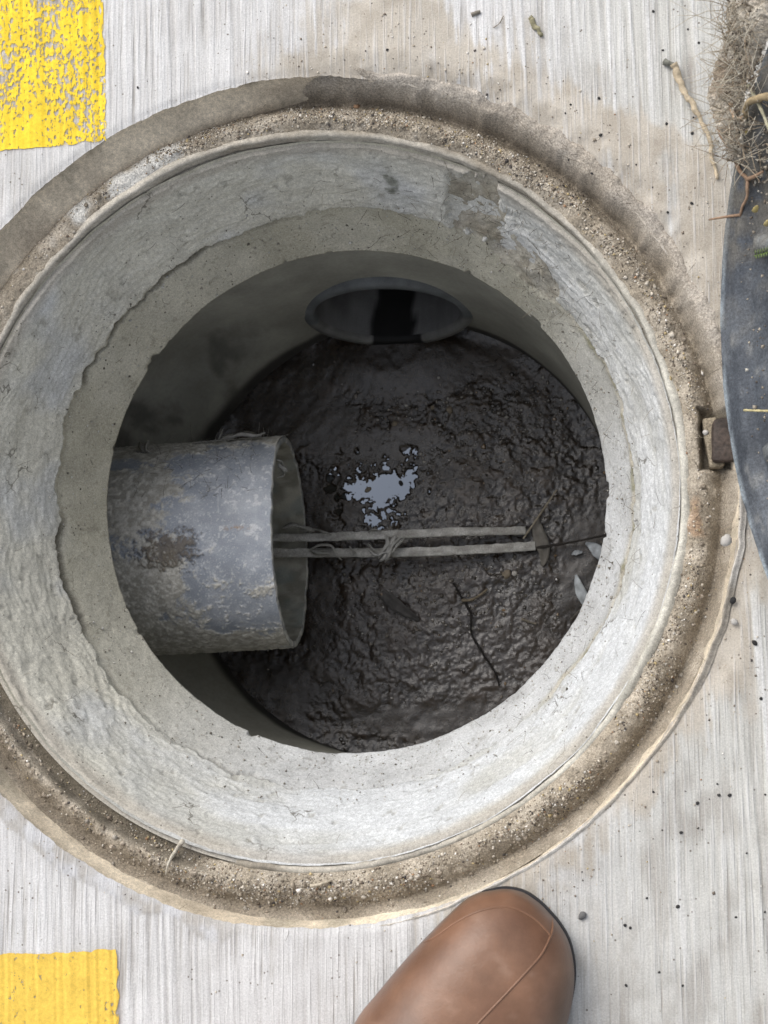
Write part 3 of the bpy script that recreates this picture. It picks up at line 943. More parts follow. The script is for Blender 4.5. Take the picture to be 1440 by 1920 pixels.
def poly_sd(x, y, poly):
    d = np.full(x.shape, 1e9)
    inside = np.zeros(x.shape, bool)
    n = len(poly)
    for i in range(n):
        a, b = poly[i], poly[(i + 1) % n]
        e = b - a
        wx, wy = x - a[0], y - a[1]
        t = np.clip((wx * e[0] + wy * e[1]) / (e @ e), 0, 1)
        d = np.minimum(d, np.hypot(wx - t * e[0], wy - t * e[1]))
        c1, c2 = y >= a[1], y >= b[1]
        cr = e[0] * wy - e[1] * wx
        inside ^= (c1 & ~c2 & (cr < 0)) | (~c1 & c2 & (cr > 0))
    return np.where(inside, -d, d)

def blob(x, y, px, py, rx, ry):
    w = P(px, py, Z_MUD)
    return 1 - np.hypot((x - w[0]) / (rx / 1990), (y - w[1]) / (ry / 1990))

def mud_surface(x, y):
    n1 = fbm(x * 28, y * 28, 0, 4, 131)
    n2 = fbm(x * 110, y * 110, 0, 4, 132)
    n3 = fbm(x * 330, y * 330, 0, 3, 133)
    smooth = np.zeros_like(x)
    for b in ((760, 675, 250, 75), (520, 735, 130, 110), (720, 838, 130, 30), (600, 960, 90, 90), (590, 1130, 60, 120), (480, 1290, 170, 80), (620, 800, 60, 80), (1110, 1080, 70, 160), (860, 1350, 260, 40)):
        smooth = np.maximum(smooth, sst(-0.15, 0.45, blob(x, y, *b) + 0.35 * n1 + 0.15 * n2))
    grit = 1 - smooth
    sd = poly_sd(x, y, PUDW)
    h = Z_MUD + 0.0015 * (n1 + 0.3) + grit * (0.0017 * np.maximum(n2 + 0.25, 0) + 0.0006 * n3) + smooth * 0.0003 * n2
    dep = sst(0.003, -0.003, sd + 0.0050 + 0.010 * n2 + 0.005 * n3)
    near = sst(0.034, 0.004, sd) * (1 - dep)
    h = np.maximum(h, Z_WATER + 0.0006 + 0.0006 * grit) * (1 - dep) + dep * (Z_WATER - 0.0013 + 0.0022 * n3 + 0.0020 * n2)
    h = h - near * 0.0048 * sst(0.22, 0.40, n2 + 0.5 * n3)
    h = h + 0.010 * sst(0.195, 0.212, np.hypot(x - LC[0], y - LC[1])) * grit * 0.4
    ob = P(735, 668, Z_MUD)
    h = h + 0.006 * sst(0.050, 0.012, np.hypot((x - ob[0]) * 0.5, y - ob[1]))
    return h, n1, n2, n3, smooth

def build_mud():
    g = np.arange(-0.214, 0.214, 0.00105)
    X, Y = np.meshgrid(g, g, indexing='ij')
    x, y = X + LC[0], Y + LC[1]
    h, n1, n2, n3, smooth = mud_surface(x, y)
    c = lerp((0.017, 0.0115, 0.008), (0.048, 0.035, 0.025), sst(-0.35, 0.5, n2 + 0.6 * n1))
    grey = sst(-0.1, 0.5, blob(x, y, 850, 1210, 280, 150) + 0.6 * n2)
    c = lerp(c, (0.045, 0.037, 0.033), grey * 0.7)
    c = lerp(c, (0.026, 0.019, 0.013), smooth * 0.85)
    brown = sst(-0.1, 0.5, blob(x, y, 650, 970, 90, 60) + 0.3 * n2)
    c = lerp(c, (0.036, 0.026, 0.017), brown * 0.7)
    rgh = np.clip(0.34 - 0.16 * sst(0.0, 0.5, n1 + 0.5 * n2) + 0.10 * smooth, 0.10, 0.9) * 0.50
    f = grid_faces(len(g), len(g))
    rr = np.hypot(X, Y).ravel()
    f = f[np.all(rr[f] < 0.2135, axis=1)]
    return mesh('mud', np.stack([x, y, h], -1).reshape(-1, 3), f, c.reshape(-1, 3), attrs={'rgh': rgh.ravel(), 'bmp': (0.04 + 0.27 * (1 - smooth) * sst(-0.5, 0.3, n1 + 0.6 * fbm(x * 12, y * 12, 0, 3, 139))).ravel()})
obj('mud', build_mud(), M_MUD, kind='structure')

def build_puddle():
    g = np.arange(-0.060, 0.0601, 0.003)
    X, Y = np.meshgrid(g, g, indexing='ij')
    f = grid_faces(len(g), len(g))
    rr = np.hypot(X, Y).ravel()
    f = f[np.all(rr[f] < 0.056, axis=1)]
    z = np.full(X.size, Z_WATER)
    return mesh('puddle', np.stack([X.ravel() + PUDC[0], Y.ravel() + PUDC[1], z], -1), f)
mw = bpy.data.materials.new('still_water')
mw.use_nodes = True
b = mw.node_tree.nodes['Principled BSDF']
b.inputs['Base Color'].default_value = (0.02, 0.017, 0.013, 1)
b.inputs['Roughness'].default_value = 0.02
b.inputs['IOR'].default_value = 2.7
b.inputs['Specular Tint'].default_value = (0.74, 0.84, 1.0, 1)
obj('water', build_puddle(), mw, kind='structure')

# ------------------------------------------------------------------ two mud-coated strips reaching out of the inlet pipe
def bar_mesh(name, pts, width, thick, seed, c0=(0.29, 0.28, 0.26), c1=(0.47, 0.465, 0.445), n=140):
    p = spline(pts, n)
    tan = np.gradient(p, axis=0); tan /= np.linalg.norm(tan, axis=1)[:, None]
    side = np.cross(tan, (0, 0, 1.0)); side /= np.linalg.norm(side, axis=1)[:, None]
    up = np.cross(side, tan)
    sec = np.array([(-1, -1), (1, -1), (1, 0.7), (0.75, 1), (0.1, 0.75), (-0.75, 1), (-1, 0.7)], float)
    nn = fbm(p[:, 0] * 120, np.full(n, seed * 1.7), 0, 4, seed)
    V = []
    for k, (a, q) in enumerate(sec):
        j = 1 + 0.22 * fbm(p[:, 0] * 160, np.full(n, k * 2.3), 0, 3, seed + 2)
        V.append(p + side * (a * width / 2 * j)[:, None] + up * (q * thick / 2 * (1 + 0.2 * nn))[:, None])
    V = np.stack(V, 1)
    k = len(sec)
    f = grid_faces(n, k)
    wrap = np.array([(i * k + k - 1, (i + 1) * k + k - 1, (i + 1) * k, i * k) for i in range(n - 1)])
    faces = np.vstack([f, wrap])
    cn = fbm(V[..., 0] * 90, V[..., 1] * 400, V[..., 2] * 100, 4, seed + 5)
    c = lerp(c0, c1, sst(-0.4, 0.4, cn))
    return mesh(name, V.reshape(-1, 3), faces, c.reshape(-1, 3))

def S3(px, py, z):
    return P(px, py, z)
barA = obj('plastic_strip', bar_mesh('plastic_strip', [S3(470, 1006, -0.392), S3(560, 1008, -0.394), S3(720, 1003, -0.397), S3(860, 997, -0.402), S3(985, 995, -0.414)], 0.0078, 0.0035, 141),
           M_SMUD, label='mud coated grey strip out of the pipe, upper one, with a dark blue stretch', cat='strip')
barB = obj('plastic_strip', bar_mesh('plastic_strip', [S3(470, 1036, -0.392), S3(560, 1037, -0.395), S3(740, 1036, -0.399), S3(880, 1031, -0.405), S3(1003, 1024, -0.416)], 0.0086, 0.0035, 147),
           M_SMUD, label='mud coated grey strip out of the pipe, lower one, a rag snagged on it', cat='strip')
mb = MB()
mb.tube(spline([P(985, 1030, -0.417), P(1040, 1022, -0.414), P(1090, 1013, -0.412), P(1150, 1000, -0.405)], 30), np.linspace(0.0014, 0.0008, 30), 6, (0.03, 0.025, 0.022))
obj('stick', mb.build('stick'), M_ORG, label='thin dark stick in the mud continuing from the strips to the right wall', cat='stick')

def rag(name, strands, seed, col0=(0.22, 0.215, 0.20), col1=(0.36, 0.355, 0.335)):
    """a bunch of torn fibre ribbons"""
    rnd = random.Random(seed)
    mbx = MB()
    for pts, w in strands:
        n = 22
        p = spline(pts, n)
        tan = np.gradient(p, axis=0); tan /= np.linalg.norm(tan, axis=1)[:, None] + 1e-9
        s = np.cross(tan, np.array([0.3 * rnd.random(), 0.3 * rnd.random(), 1.0]))
        s /= np.linalg.norm(s, axis=1)[:, None] + 1e-9
        tw = np.linspace(0, rnd.uniform(-2, 2), n)
        up = np.cross(s, tan)
        s2 = s * np.cos(tw)[:, None] + up * np.sin(tw)[:, None]
        wid = w * (0.55 + 0.45 * np.abs(np.sin(np.linspace(0, 5, n) + rnd.random() * 6))) * np.clip(np.linspace(0.4, 4, n), 0, 1) * np.clip(np.linspace(4, 0.4, n), 0, 1)
        a, b2 = p + s2 * wid[:, None], p - s2 * wid[:, None]
        th = np.cross(s2, tan) * 0.0004
        V = np.stack([a, p + th * 2.2, b2, p - th], 1).reshape(-1, 3)
        f = []
        for i in range(n - 1):
            for k in range(4):
                f.append((i * 4 + k, i * 4 + (k + 1) % 4, (i + 1) * 4 + (k + 1) % 4, (i + 1) * 4 + k))
        t = rnd.random()
        mbx.add(V, f, np.array(col0) * (1 - t) + np.array(col1) * t)
    return mbx.build(name)

def G(pts):
    return [P(*q) for q in pts]
zz = -0.391
obj('rag', rag('rag', [(G([(742, 1004, zz + .002), (732, 1020, zz + .005), (722, 1040, zz + .004), (712, 1052, zz - .002)]), 0.0034),
                       (G([(750, 1008, zz), (735, 1024, zz + .006), (730, 1042, zz + .004), (722, 1054, zz - .002)]), 0.003),
                       (G([(724, 1003, zz + .002), (728, 1018, zz + .007), (718, 1034, zz + .005), (710, 1046, zz)]), 0.003),
                       (G([(690, 1030, zz + .001), (705, 1040, zz + .004), (722, 1036, zz + .006), (745, 1034, zz + .001)]), 0.0022),
                       (G([(758, 1010, zz - .001), (742, 1026, zz + .004), (728, 1048, zz + .002)]), 0.0018)], 3, (0.30, 0.295, 0.28), (0.44, 0.435, 0.42)),
    M_SMUD, label='pale knotted rag tied across the two strips in the middle of the chamber', cat='rag')
obj('rag', rag('rag', [(G([(578, 1032, zz + .001), (600, 1022, zz + .003), (622, 1024, zz + .003), (630, 1040, zz + .001), (640, 1050, zz - .003)]), 0.0019),
                       (G([(580, 1030, zz), (596, 1036, zz + .003), (618, 1038, zz + .002)]), 0.0026),
                       (G([(655, 1024, zz), (662, 1034, zz + .003), (668, 1038, zz + .002)]), 0.0012),
                       (G([(690, 1020, zz), (700, 1030, zz + .003), (708, 1033, zz + .002)]), 0.0012)], 5),
    M_SMUD, label='small torn fibres hanging on the strips near the pipe mouth', cat='rag')
obj('rag', rag('rag', [(G([(560, 997, zz + .002), (590, 993, zz + .004), (608, 998, zz + .003), (622, 1002, zz)]), 0.0014),
                       (G([(530, 990, zz + .004), (552, 985, zz + .006), (576, 992, zz + .004), (590, 996, zz + .003)]), 0.003)], 8),
    M_SMUD, label='grey scrap of film lying along the upper strip at the pipe mouth', cat='rag')
obj('rag', rag('rag', [(G([(690, 998, zz), (700, 993, zz + .002), (716, 996, zz + .001)]), 0.0014)], 9),
    M_SMUD, label='thin shred on the upper strip just left of the knotted rag', cat='rag')
zt = PIPE_A[2] + 0.03
obj('rag', rag('rag', [(G([(262, 830, zt + .01), (268, 842, zt + .02), (276, 858, zt + .02), (262, 872, zt + .022)]), 0.0032),
                       (G([(278, 826, zt + .012), (274, 842, zt + .022), (284, 850, zt + .022)]), 0.002),
                       (G([(240, 846, zt + .01), (262, 850, zt + .02), (282, 856, zt + .022)]), 0.002),
                       (G([(290, 858, zt + .02), (310, 855, zt + .02), (336, 852, zt + .018)]), 0.0014)], 12, (0.25, 0.24, 0.215), (0.36, 0.35, 0.32)),
    M_SMUD, label='dry frayed tuft stuck on the pipe beside the shaft wall', cat='tuft')
obj('rag', rag('rag', [(G([(412, 824, zt), (436, 818, zt + .008), (462, 812, zt + .009), (490, 818, zt + .008)]), 0.0035),
                       (G([(420, 828, zt + .004), (448, 814, zt + .012), (480, 816, zt + .01), (497, 812, zt + .004)]), 0.003),
                       (G([(405, 832, zt), (412, 820, zt + .006), (418, 806, zt + .002)]), 0.0008),
                       (G([(360, 832, zt + .006), (400, 827, zt + .010), (440, 824, zt + .012)]), 0.0016)], 15, (0.18, 0.175, 0.155), (0.28, 0.27, 0.25)),
    M_SMUD, label='matted fibres along the far edge of the pipe near its open end', cat='tuft')
obj('rag', rag('rag', [(G([(522, 870, -.27), (530, 878, -.275), (538, 884, -.28)]), 0.003), (G([(518, 862, -.262), (530, 868, -.27), (532, 890, -.29), (520, 896, -.285)]), 0.0012)], 18, (0.3, 0.3, 0.29), (0.4, 0.4, 0.39)),
    M_SMUD, label='pale scrap caught just inside the open end of the pipe', cat='scrap')

# ------------------------------------------------------------------ rubbish on the mud
def mudz(px, py):
    w = P(px, py, Z_MUD)
    return float(mud_surface(np.array([w[0]]), np.array([w[1]]))[0][0])

def leaf(name, outline, z0, lift, col, label, cat, mat=M_LEAF, seed=0):
    """leaf with a mid-rib fold: outline = list of (mid px, py, half width px)"""
    mids = spline([P(x, y, z0) for x, y, _ in outline], 26)
    wid = np.interp(np.linspace(0, 1, 26), np.linspace(0, 1, len(outline)), [w / 2000 for *_, w in outline])
    tan = np.gradient(mids, axis=0); tan /= np.linalg.norm(tan, axis=1)[:, None]
    s = np.cross(tan, (0, 0, 1.0)); s /= np.linalg.norm(s, axis=1)[:, None]
    hump = np.sin(np.linspace(0, math.pi, 26)) * lift
    V = []
    for k in (-1, -0.5, 0, 0.5, 1):
        q = mids + s * (k * wid)[:, None]
        q[:, 2] += hump + abs(k) * 0.35 * wid + 0.0009 * fbm(np.arange(26) * 0.35, k * 2.0 + seed, 0, 2, 151 + seed)
        V.append(q)
    top = np.stack(V, 1)
    bot = top - np.array([0, 0, 0.0005])
    f = grid_faces(26, 5)
    F = np.vstack([f, f[:, ::-1] + 130])
    rim = []
    for i in range(25):
        rim.append((i * 5, 130 + i * 5, 130 + (i + 1) * 5, (i + 1) * 5))
        rim.append((i * 5 + 4, (i + 1) * 5 + 4, 130 + (i + 1) * 5 + 4, 130 + i * 5 + 4))
    F = np.vstack([F, np.array(rim)])
    V = np.vstack([top.reshape(-1, 3), bot.reshape(-1, 3)])
    n = fbm(V[:, 0] * 160, V[:, 1] * 160, 0, 4, 155 + seed)
    C = np.array(col) * (1 + 0.55 * n)[:, None]
    return obj(name, mesh(name, V, F, C), mat, label=label, cat=cat)

zm = Z_MUD + 0.004
leaf('leaf', [(1006, 968, 3), (1008, 990, 10), (1014, 1012, 13), (1020, 1030, 12), (1020, 1050, 7), (1016, 1062, 2)], zm, 0.003, (0.135, 0.125, 0.11), 'limp grey brown leaf standing at the end of the strips', 'leaf', seed=1)
leaf('leaf', [(1098, 1018, 2), (1112, 1026, 9), (1122, 1036, 12), (1134, 1052, 6), (1140, 1062, 2)], zm, 0.004, (0.36, 0.385, 0.41), 'shiny silvery leaf upper one, by the right edge of the opening', 'leaf', seed=2)
leaf('leaf', [(1080, 1078, 2), (1084, 1094, 7), (1090, 1112, 10), (1098, 1128, 9), (1106, 1142, 4)], zm, 0.004, (0.42, 0.45, 0.475), 'shiny silvery leaf lower one, pointing up from the right edge', 'leaf', seed=3)
leaf('leaf', [(1072, 1040, 1), (1080, 1037, 5), (1092, 1035, 2)], zm, 0.002, (0.30, 0.32, 0.34), 'tiny pale leaf scrap left of the upper silvery leaf', 'leaf', seed=4)
leaf('film_scrap', [(715, 1112, 8), (730, 1124, 12), (745, 1136, 12), (765, 1150, 8), (785, 1162, 3)], zm - .001, 0.002, (0.055, 0.052, 0.05), 'crumpled wet film scrap on the mud below the rag', 'scrap', M_LEAF, seed=5)

def stem(name, pts, r0, r1, col, label, cat, sides=6, n=28, jit=0.0):
    mbx = MB()
    p = spline(pts, n)
    if jit:
        p = p + jit * np.stack([fbm(np.arange(n) * 0.5, k * 7.0, 0, 2, 161 + k) for k in range(3)], 1)
    sd = int(abs(p[0, 0]) * 1e4) % 97
    rr = np.linspace(r0, r1, n) * (1 + 0.35 * fbm(np.arange(n) * 0.45, sd, 0, 3, 165))
    cv = np.array(col)[None] * (1 + 0.35 * fbm(np.arange(n) * 0.6, sd + 5.0, 0, 3, 166))[:, None]
    mbx.tube(p, rr, sides, np.repeat(cv, sides, 0))
    return obj(name, mbx.build(name), M_ORG, label=label, cat=cat)

stem('straw', [P(981, 1010, zm + .004), P(1010, 968, zm + .008), P(1044, 918, zm + .003)], 0.0009, 0.0007, (0.30, 0.26, 0.20), 'straight pale straw leaning over the ends of the strips', 'straw')
stem('root', [P(850, 1092, zm), P(866, 1120, zm), P(882, 1150, zm + .001), P(884, 1185, zm), P(900, 1218, zm), P(925, 1255, zm), P(936, 1285, zm - .002)], 0.0011, 0.0008, (0.012, 0.01, 0.009), 'long thin black root curving over the mud in the lower right', 'root', jit=0.0008, n=50)
stem('twig', [P(866, 1126, zm), P(885, 1124, zm + .001), P(905, 1112, zm + .001), P(914, 1104, zm)], 0.0016, 0.0009, (0.17, 0.14, 0.10), 'short pale brown twig crossing the black root', 'twig')
stem('twig', [P(978, 1160, zm), P(992, 1166, zm + .001), P(1006, 1170, zm)], 0.0014, 0.0008, (0.17, 0.15, 0.12), 'little curved twig on the mud near the right collar', 'twig')
stem('twig', [P(1068, 1165, zm), P(1082, 1150, zm + .004), P(1096, 1136, zm + .006)], 0.0012, 0.001, (0.10, 0.09, 0.08), 'thin stalk below the lower silvery leaf at the right edge', 'stalk')

ROCKS = [rock_mesh('pebble_shape_%d' % k, k + 3, 1.0) for k in range(5)]
def pebble(px, py, z, r, mat, label=None, cat='pebble', group=None, name='pebble', k=None):
    key = ((k if k is not None else random.randrange(5)), mat.name)
    if key not in PEB:
        m2 = ROCKS[key[0]].copy(); m2.materials.clear(); m2.materials.append(mat); PEB[key] = m2
    o = bpy.data.objects.new(name, PEB[key])
    COL.objects.link(o)
    w = P(px, py, z)
    o.location = (float(w[0]), float(w[1]), z)
    o.scale = (r, r * random.uniform(0.7, 1.0), r * random.uniform(0.7, 1.0))
    o.rotation_euler = (random.uniform(-.3, .3), random.uniform(-.3, .3), random.uniform(0, 6.3))
    o['label'] = label; o['category'] = cat
    if group:
        o['group'] = group
    return o
PEB = {}
for (px, py, r, mat, lb) in ((740, 794, 0.0032, M_TANST, 'roundish tan pebble at the edge of the dark pool above the puddle'),
                             (690, 918, 0.0036, M_TANST, 'brown pebble standing in the left end of the bright puddle'),
                             (950, 1076, 0.0050, M_TANST, 'square tan stone on the mud right below the strips'),
                             (965, 1075, 0.0026, M_PALE, 'small white pebble right of the square tan stone'),
                             (843, 768, 0.0042, M_TANST, 'flat tan stone in the gravel above the puddle, right side'),
                             (811, 764, 0.0026, M_TANST, 'small light stone left of the flat stone in the gravel'),
                             (752, 906, 0.0030, M_STONE, 'black pebble poking out of the bright puddle, right half')):
    pebble(px, py, (Z_WATER if 860 < py < 940 else mudz(px, py) + r * 0.2), r, mat, lb)

# loose gravel all over the mud
def scatter(name, pts, sizes, cols, mat, label, cat, squash=0.7):
    n = len(pts)
    base = np.array([(1, 0, 0), (0, 1, 0), (-1, 0, 0), (0, -1, 0), (0, 0, 1), (0, 0, -1)], float)
    fb = np.array([(0, 1, 4), (1, 2, 4), (2, 3, 4), (3, 0, 4), (1, 0, 5), (2, 1, 5), (3, 2, 5), (0, 3, 5)])
    j = base[None] * RNG.uniform(0.6, 1.25, (n, 6, 1)) + RNG.uniform(-0.25, 0.25, (n, 6, 3))
    a = RNG.uniform(0, 2 * math.pi, n)
    c_, s_ = np.cos(a), np.sin(a)
    x = j[..., 0] * c_[:, None] - j[..., 1] * s_[:, None]
    y = j[..., 0] * s_[:, None] + j[..., 1] * c_[:, None]
    v = np.stack([x, y, j[..., 2] * squash], -1) * sizes[:, None, None] + pts[:, None, :]
    f = (fb[None] + 6 * np.arange(n)[:, None, None]).reshape(-1, 3)
    c = np.repeat(cols[:, None, :], 6, 1).reshape(-1, 3)
    return obj(name, mesh(name, v.reshape(-1, 3), f, c, smooth=False), mat, kind='stuff', label=label, cat=cat)

def lumps(name, pts, sizes, cols, mat, label, cat):
    """like scatter, with rounder many-sided lumps"""
    nu, nv = 8, 6
    T, Q = np.meshgrid(np.linspace(0, 2 * math.pi, nu, endpoint=False), np.linspace(0, math.pi, nv), indexing='ij')
    d = np.stack([np.cos(T) * np.sin(Q), np.sin(T) * np.sin(Q), np.cos(Q)], -1).reshape(-1, 3)
    n = len(pts)
    o = RNG.uniform(0, 90, (n, 1))
    k = 1 + 0.75 * fbm(d[None, :, 0] * 1.6 + o, d[None, :, 1] * 1.6 + o * 0.3, d[None, :, 2] * 1.6, 2, 77)
    st = RNG.uniform(0.65, 1.2, (n, 1, 3)) * np.array([1, 1, 0.75])
    v = d[None] * k[..., None] * st * sizes[:, None, None] + pts[:, None, :]
    m = len(d)
    f = (grid_faces(nu, nv, True)[None] + m * np.arange(n)[:, None, None]).reshape(-1, 4)
    return obj(name, mesh(name, v.reshape(-1, 3), f, np.repeat(cols[:, None, :], m, 1).reshape(-1, 3)), mat, kind='stuff', label=label, cat=cat)

def palette(n, cols, w):
    k = RNG.choice(len(cols), n, p=np.array(w) / sum(w))
    return np.array(cols)[k] * RNG.uniform(0.75, 1.2, (n, 1))

n = 7000
ang, rad = RNG.uniform(0, 2 * math.pi, n), 0.205 * np.sqrt(RNG.uniform(0, 1, n))
x, y = LC[0] + rad * np.cos(ang), LC[1] + rad * np.sin(ang)
h, n1, n2, n3, smooth = mud_surface(x, y)
gz = np.clip(np.maximum(sst(-0.2, 0.6, blob(x, y, 860, 790, 260, 110)), 0.6 * sst(-0.2, 0.6, blob(x, y, 850, 1110, 240, 110))) + 0.12, 0, 1)
keep = (RNG.uniform(0, 1, n) > smooth * 0.97) & (h > Z_WATER + 0.0003) & (RNG.uniform(0, 1, n) < gz)
x, y, h = x[keep], y[keep], h[keep]
sz = np.minimum(np.exp(RNG.normal(math.log(0.0010), 0.42, len(x))), 0.0021)
M_WGRAV = material('wet_gravel', speck=0.2, speck_scale=800, blotch=0, bump=0.3, rough=0.12, spec=0.8, ior=1.8)
lumps('gravel', np.stack([x, y, h + sz * 0.2], -1), sz, palette(len(x), [(0.05, 0.042, 0.036), (0.10, 0.086, 0.072), (0.17, 0.15, 0.13), (0.32, 0.30, 0.27), (0.20, 0.13, 0.07)], [5, 5, 2.4, 0.7, 0.4]), M_WGRAV, 'dark wet gravel scattered over the mud', 'gravel')

# ------------------------------------------------------------------ sand grains in the frame seat and on the pavement
def grains_in_seat(n):
    th = RNG.uniform(0, 2 * math.pi, n * 3)
    q = RNG.normal(0.36, 0.20, n * 3)
    w = 0.35 + 0.9 * angw(th, 85, 40, 20) + 0.8 * angw(th, 285, 42, 20) + 0.4 * angw(th, 0, 50, 20) - 0.15 * angw(th, 160, 35, 20)
    w = w * sst(-0.5, 0.4, fbm(np.cos(th) * 8, np.sin(th) * 8, q * 2, 3, 171) + 0.1)
    k = (RNG.uniform(0, 1.2, n * 3) < w) & (q > 0.02) & (q < 0.98)
    th, q = th[k][:n], q[k][:n]
    r = 0.263 + 0.0335 * q
    x, y = r * np.cos(th), r * np.sin(th)
    h, _, ins = bed_height(x, y)
    return np.stack([x, y, h], -1)[ins < 0.2]
pts = grains_in_seat(11000)
sz = np.exp(RNG.normal(math.log(0.00058), 0.42, len(pts)))
pts[:, 2] += sz * 0.3
GC = [(0.55, 0.50, 0.42), (0.36, 0.31, 0.24), (0.22, 0.18, 0.14), (0.72, 0.69, 0.64), (0.50, 0.40, 0.22), (0.08, 0.07, 0.065), (0.36, 0.22, 0.13)]
scatter('sand', pts, sz, palette(len(pts), GC, [4, 5, 4, 1.3, 0.8, 1.2, 0.4]), M_GRAIN, 'coarse pale sand grains lying on the dirt in the frame seat', 'sand')

th = np.concatenate([np.radians(RNG.normal(232, 22, 170)), np.radians(RNG.normal(285, 25, 160)), np.radians(RNG.uniform(0, 360, 160))])
q = np.clip(RNG.normal(0.48, 0.17, len(th)), 0.1, 0.9)
x, y = (0.263 + 0.0335 * q) * np.cos(th), (0.263 + 0.0335 * q) * np.sin(th)
h, _, ins = bed_height(x, y)
sz = np.minimum(np.exp(RNG.normal(math.log(0.0010), 0.4, len(x))), 0.0024)
kk = ins < 0.05
lumps('clods', np.stack([x, y, h + 0.2 * sz], -1)[kk], sz[kk], palette(len(x), [(0.36, 0.31, 0.25), (0.27, 0.23, 0.18), (0.46, 0.42, 0.36)], [4, 3, 1.5])[kk], M_DIRT, 'crumbly dirt clods lying in the frame seat', 'clods')

n = 26000
x, y = RNG.uniform(-0.26, 0.37, n), RNG.uniform(-0.38, 0.40, n)
r, th = np.hypot(x, y), np.arctan2(y, x)
dens = 0.03 + 0.55 * angw(th, 50, 42, 16) * sst(0.09, 0.0, r - R_HOLE) + 0.5 * angw(th, -22, 45, 16) * sst(0.08, 0.0, r - R_HOLE) + 0.35 * angw(th, 92, 18, 10) * sst(0.03, 0, r - R_HOLE) + 0.25 * angw(th, 215, 30, 10) * sst(0.02, 0, r - R_HOLE)
k = (r > R_HOLE + 0.002) & (RNG.uniform(0, 1, n) < dens)
x, y = x[k], y[k]
h, _, _ = pave_surface(x, y)
sz = np.exp(RNG.normal(math.log(0.00042), 0.45, len(x)))
scatter('sand', np.stack([x, y, h + sz * 0.3], -1), sz, palette(len(x), GC, [4, 4, 3, 1.6, 0.6, 1.6, 0.4]), M_GRAIN, 'fine sand grains strewn on the pavement round the frame', 'sand')

# crumbs on the collar
n = 2600
th = RNG.uniform(0, 2 * math.pi, n); S = RNG.uniform(0.45, 0.985, n)
cs = crack_s(th)
rr, z, cx, cy = funnel(th, S, np.where(S < cs, 0.0045, 0.0006))
kk = (np.abs(S - cs) > 0.02)
sz = np.exp(RNG.normal(math.log(0.00048), 0.45, n))
pts = np.stack([cx + rr * np.cos(th), cy + rr * np.sin(th), z], -1)
scatter('crumbs', pts[kk], sz[kk], palette(n, [(0.50, 0.49, 0.46), (0.33, 0.31, 0.27), (0.12, 0.11, 0.09)], [4, 3, 1.2])[kk], M_GRAIN, 'mortar crumbs stuck on the sloping collar', 'crumbs')

# ------------------------------------------------------------------ root hairs and plant fibres
def fibres(name, anchors, lng, rad, cols, label, updown=0.6):
    mbx = MB()
    for (p, nrm) in anchors:
        l = lng * random.uniform(0.5, 1.5)
        d = np.array([random.gauss(0, 1), random.gauss(0, 1), random.gauss(0, updown)])
        d = d / np.linalg.norm(d) + nrm * 0.5
        d /= np.linalg.norm(d)
        k = np.array([random.gauss(0, 1) for _ in range(3)]) * 0.5
        pts = [p + d * l * t + k * l * t * t * 0.6 + nrm * 0.0004 for t in (0, 0.35, 0.7, 1.0)]
        mbx.tube(pts, [rad, rad * 0.9, rad * 0.8, rad * 0.5], 3, cols[random.randrange(len(cols))])
    return obj(name, mbx.build(name, True), M_ORG, kind='stuff', label=label, cat='fibres')

anc = []
for _ in range(320):
    t = math.radians(random.choice([random.gauss(62, 14), random.gauss(50, 10), random.gauss(-10, 30), random.uniform(0, 360)]))
    S = random.uniform(0.08, 0.9)
    tt, ss = np.array([t]), np.array([S])
    rr, z, cx, cy = funnel(tt, ss, 0.0048 if S < crack_s(tt)[0] else 0.001)
    if bare(tt, ss)[0] > 0.5:
        rr, z, cx, cy = funnel(tt, ss, 0.001)
    anc.append((np.array([cx[0] + rr[0] * math.cos(t), cy[0] + rr[0] * math.sin(t), z[0]]), np.array([-0.9 * math.cos(t), -0.9 * math.sin(t), 0.43])))
fibres('fibres', anc, 0.008, 0.00016, [(0.13, 0.11, 0.08), (0.22, 0.19, 0.14), (0.05, 0.045, 0.035)], 'fine dry root hairs stuck on the collar')
anc = []
for _ in range(420):
    t = math.radians(random.choice([random.gauss(50, 22), random.gauss(60, 30), random.gauss(-15, 35), random.uniform(0, 360)]))
    q = random.uniform(0.1, 1.1)
    r = 0.263 + 0.0335 * q
    x, y = r * math.cos(t), r * math.sin(t)
    if q < 0.98:
        h = bed_height(np.array([x]), np.array([y]))
        if h[2][0] > 0.1:
            continue
        h = h[0][0]
    else:
        h = pave_surface(np.array([x]), np.array([y]))[0][0]
    anc.append((np.array([x, y, h]), np.array([0, 0, 1.0])))
fibres('fibres', anc, 0.007, 0.00016, [(0.20, 0.165, 0.12), (0.30, 0.26, 0.19), (0.09, 0.075, 0.055)], 'fine dry root hairs in the dirt of the frame', 0.35)
anc = []
for _ in range(170):
    a = random.uniform(0.15, 1.25)
    t = random.uniform(0.01, 0.12)
    x_, h_ = PIPE_R * math.cos(a), PIPE_R * math.sin(a)
    sgn = 1 if PS[1] > 0 else -1
    p = PIPE_A + sgn * x_ * PS + h_ * PW + t * PIPE_D
    anc.append((p, (sgn * math.cos(a) * PS + math.sin(a) * PW)))
fibres('fibres', anc, 0.009, 0.00018, [(0.24, 0.23, 0.20), (0.14, 0.13, 0.11)], 'dusty root hairs on the far flank of the pipe')

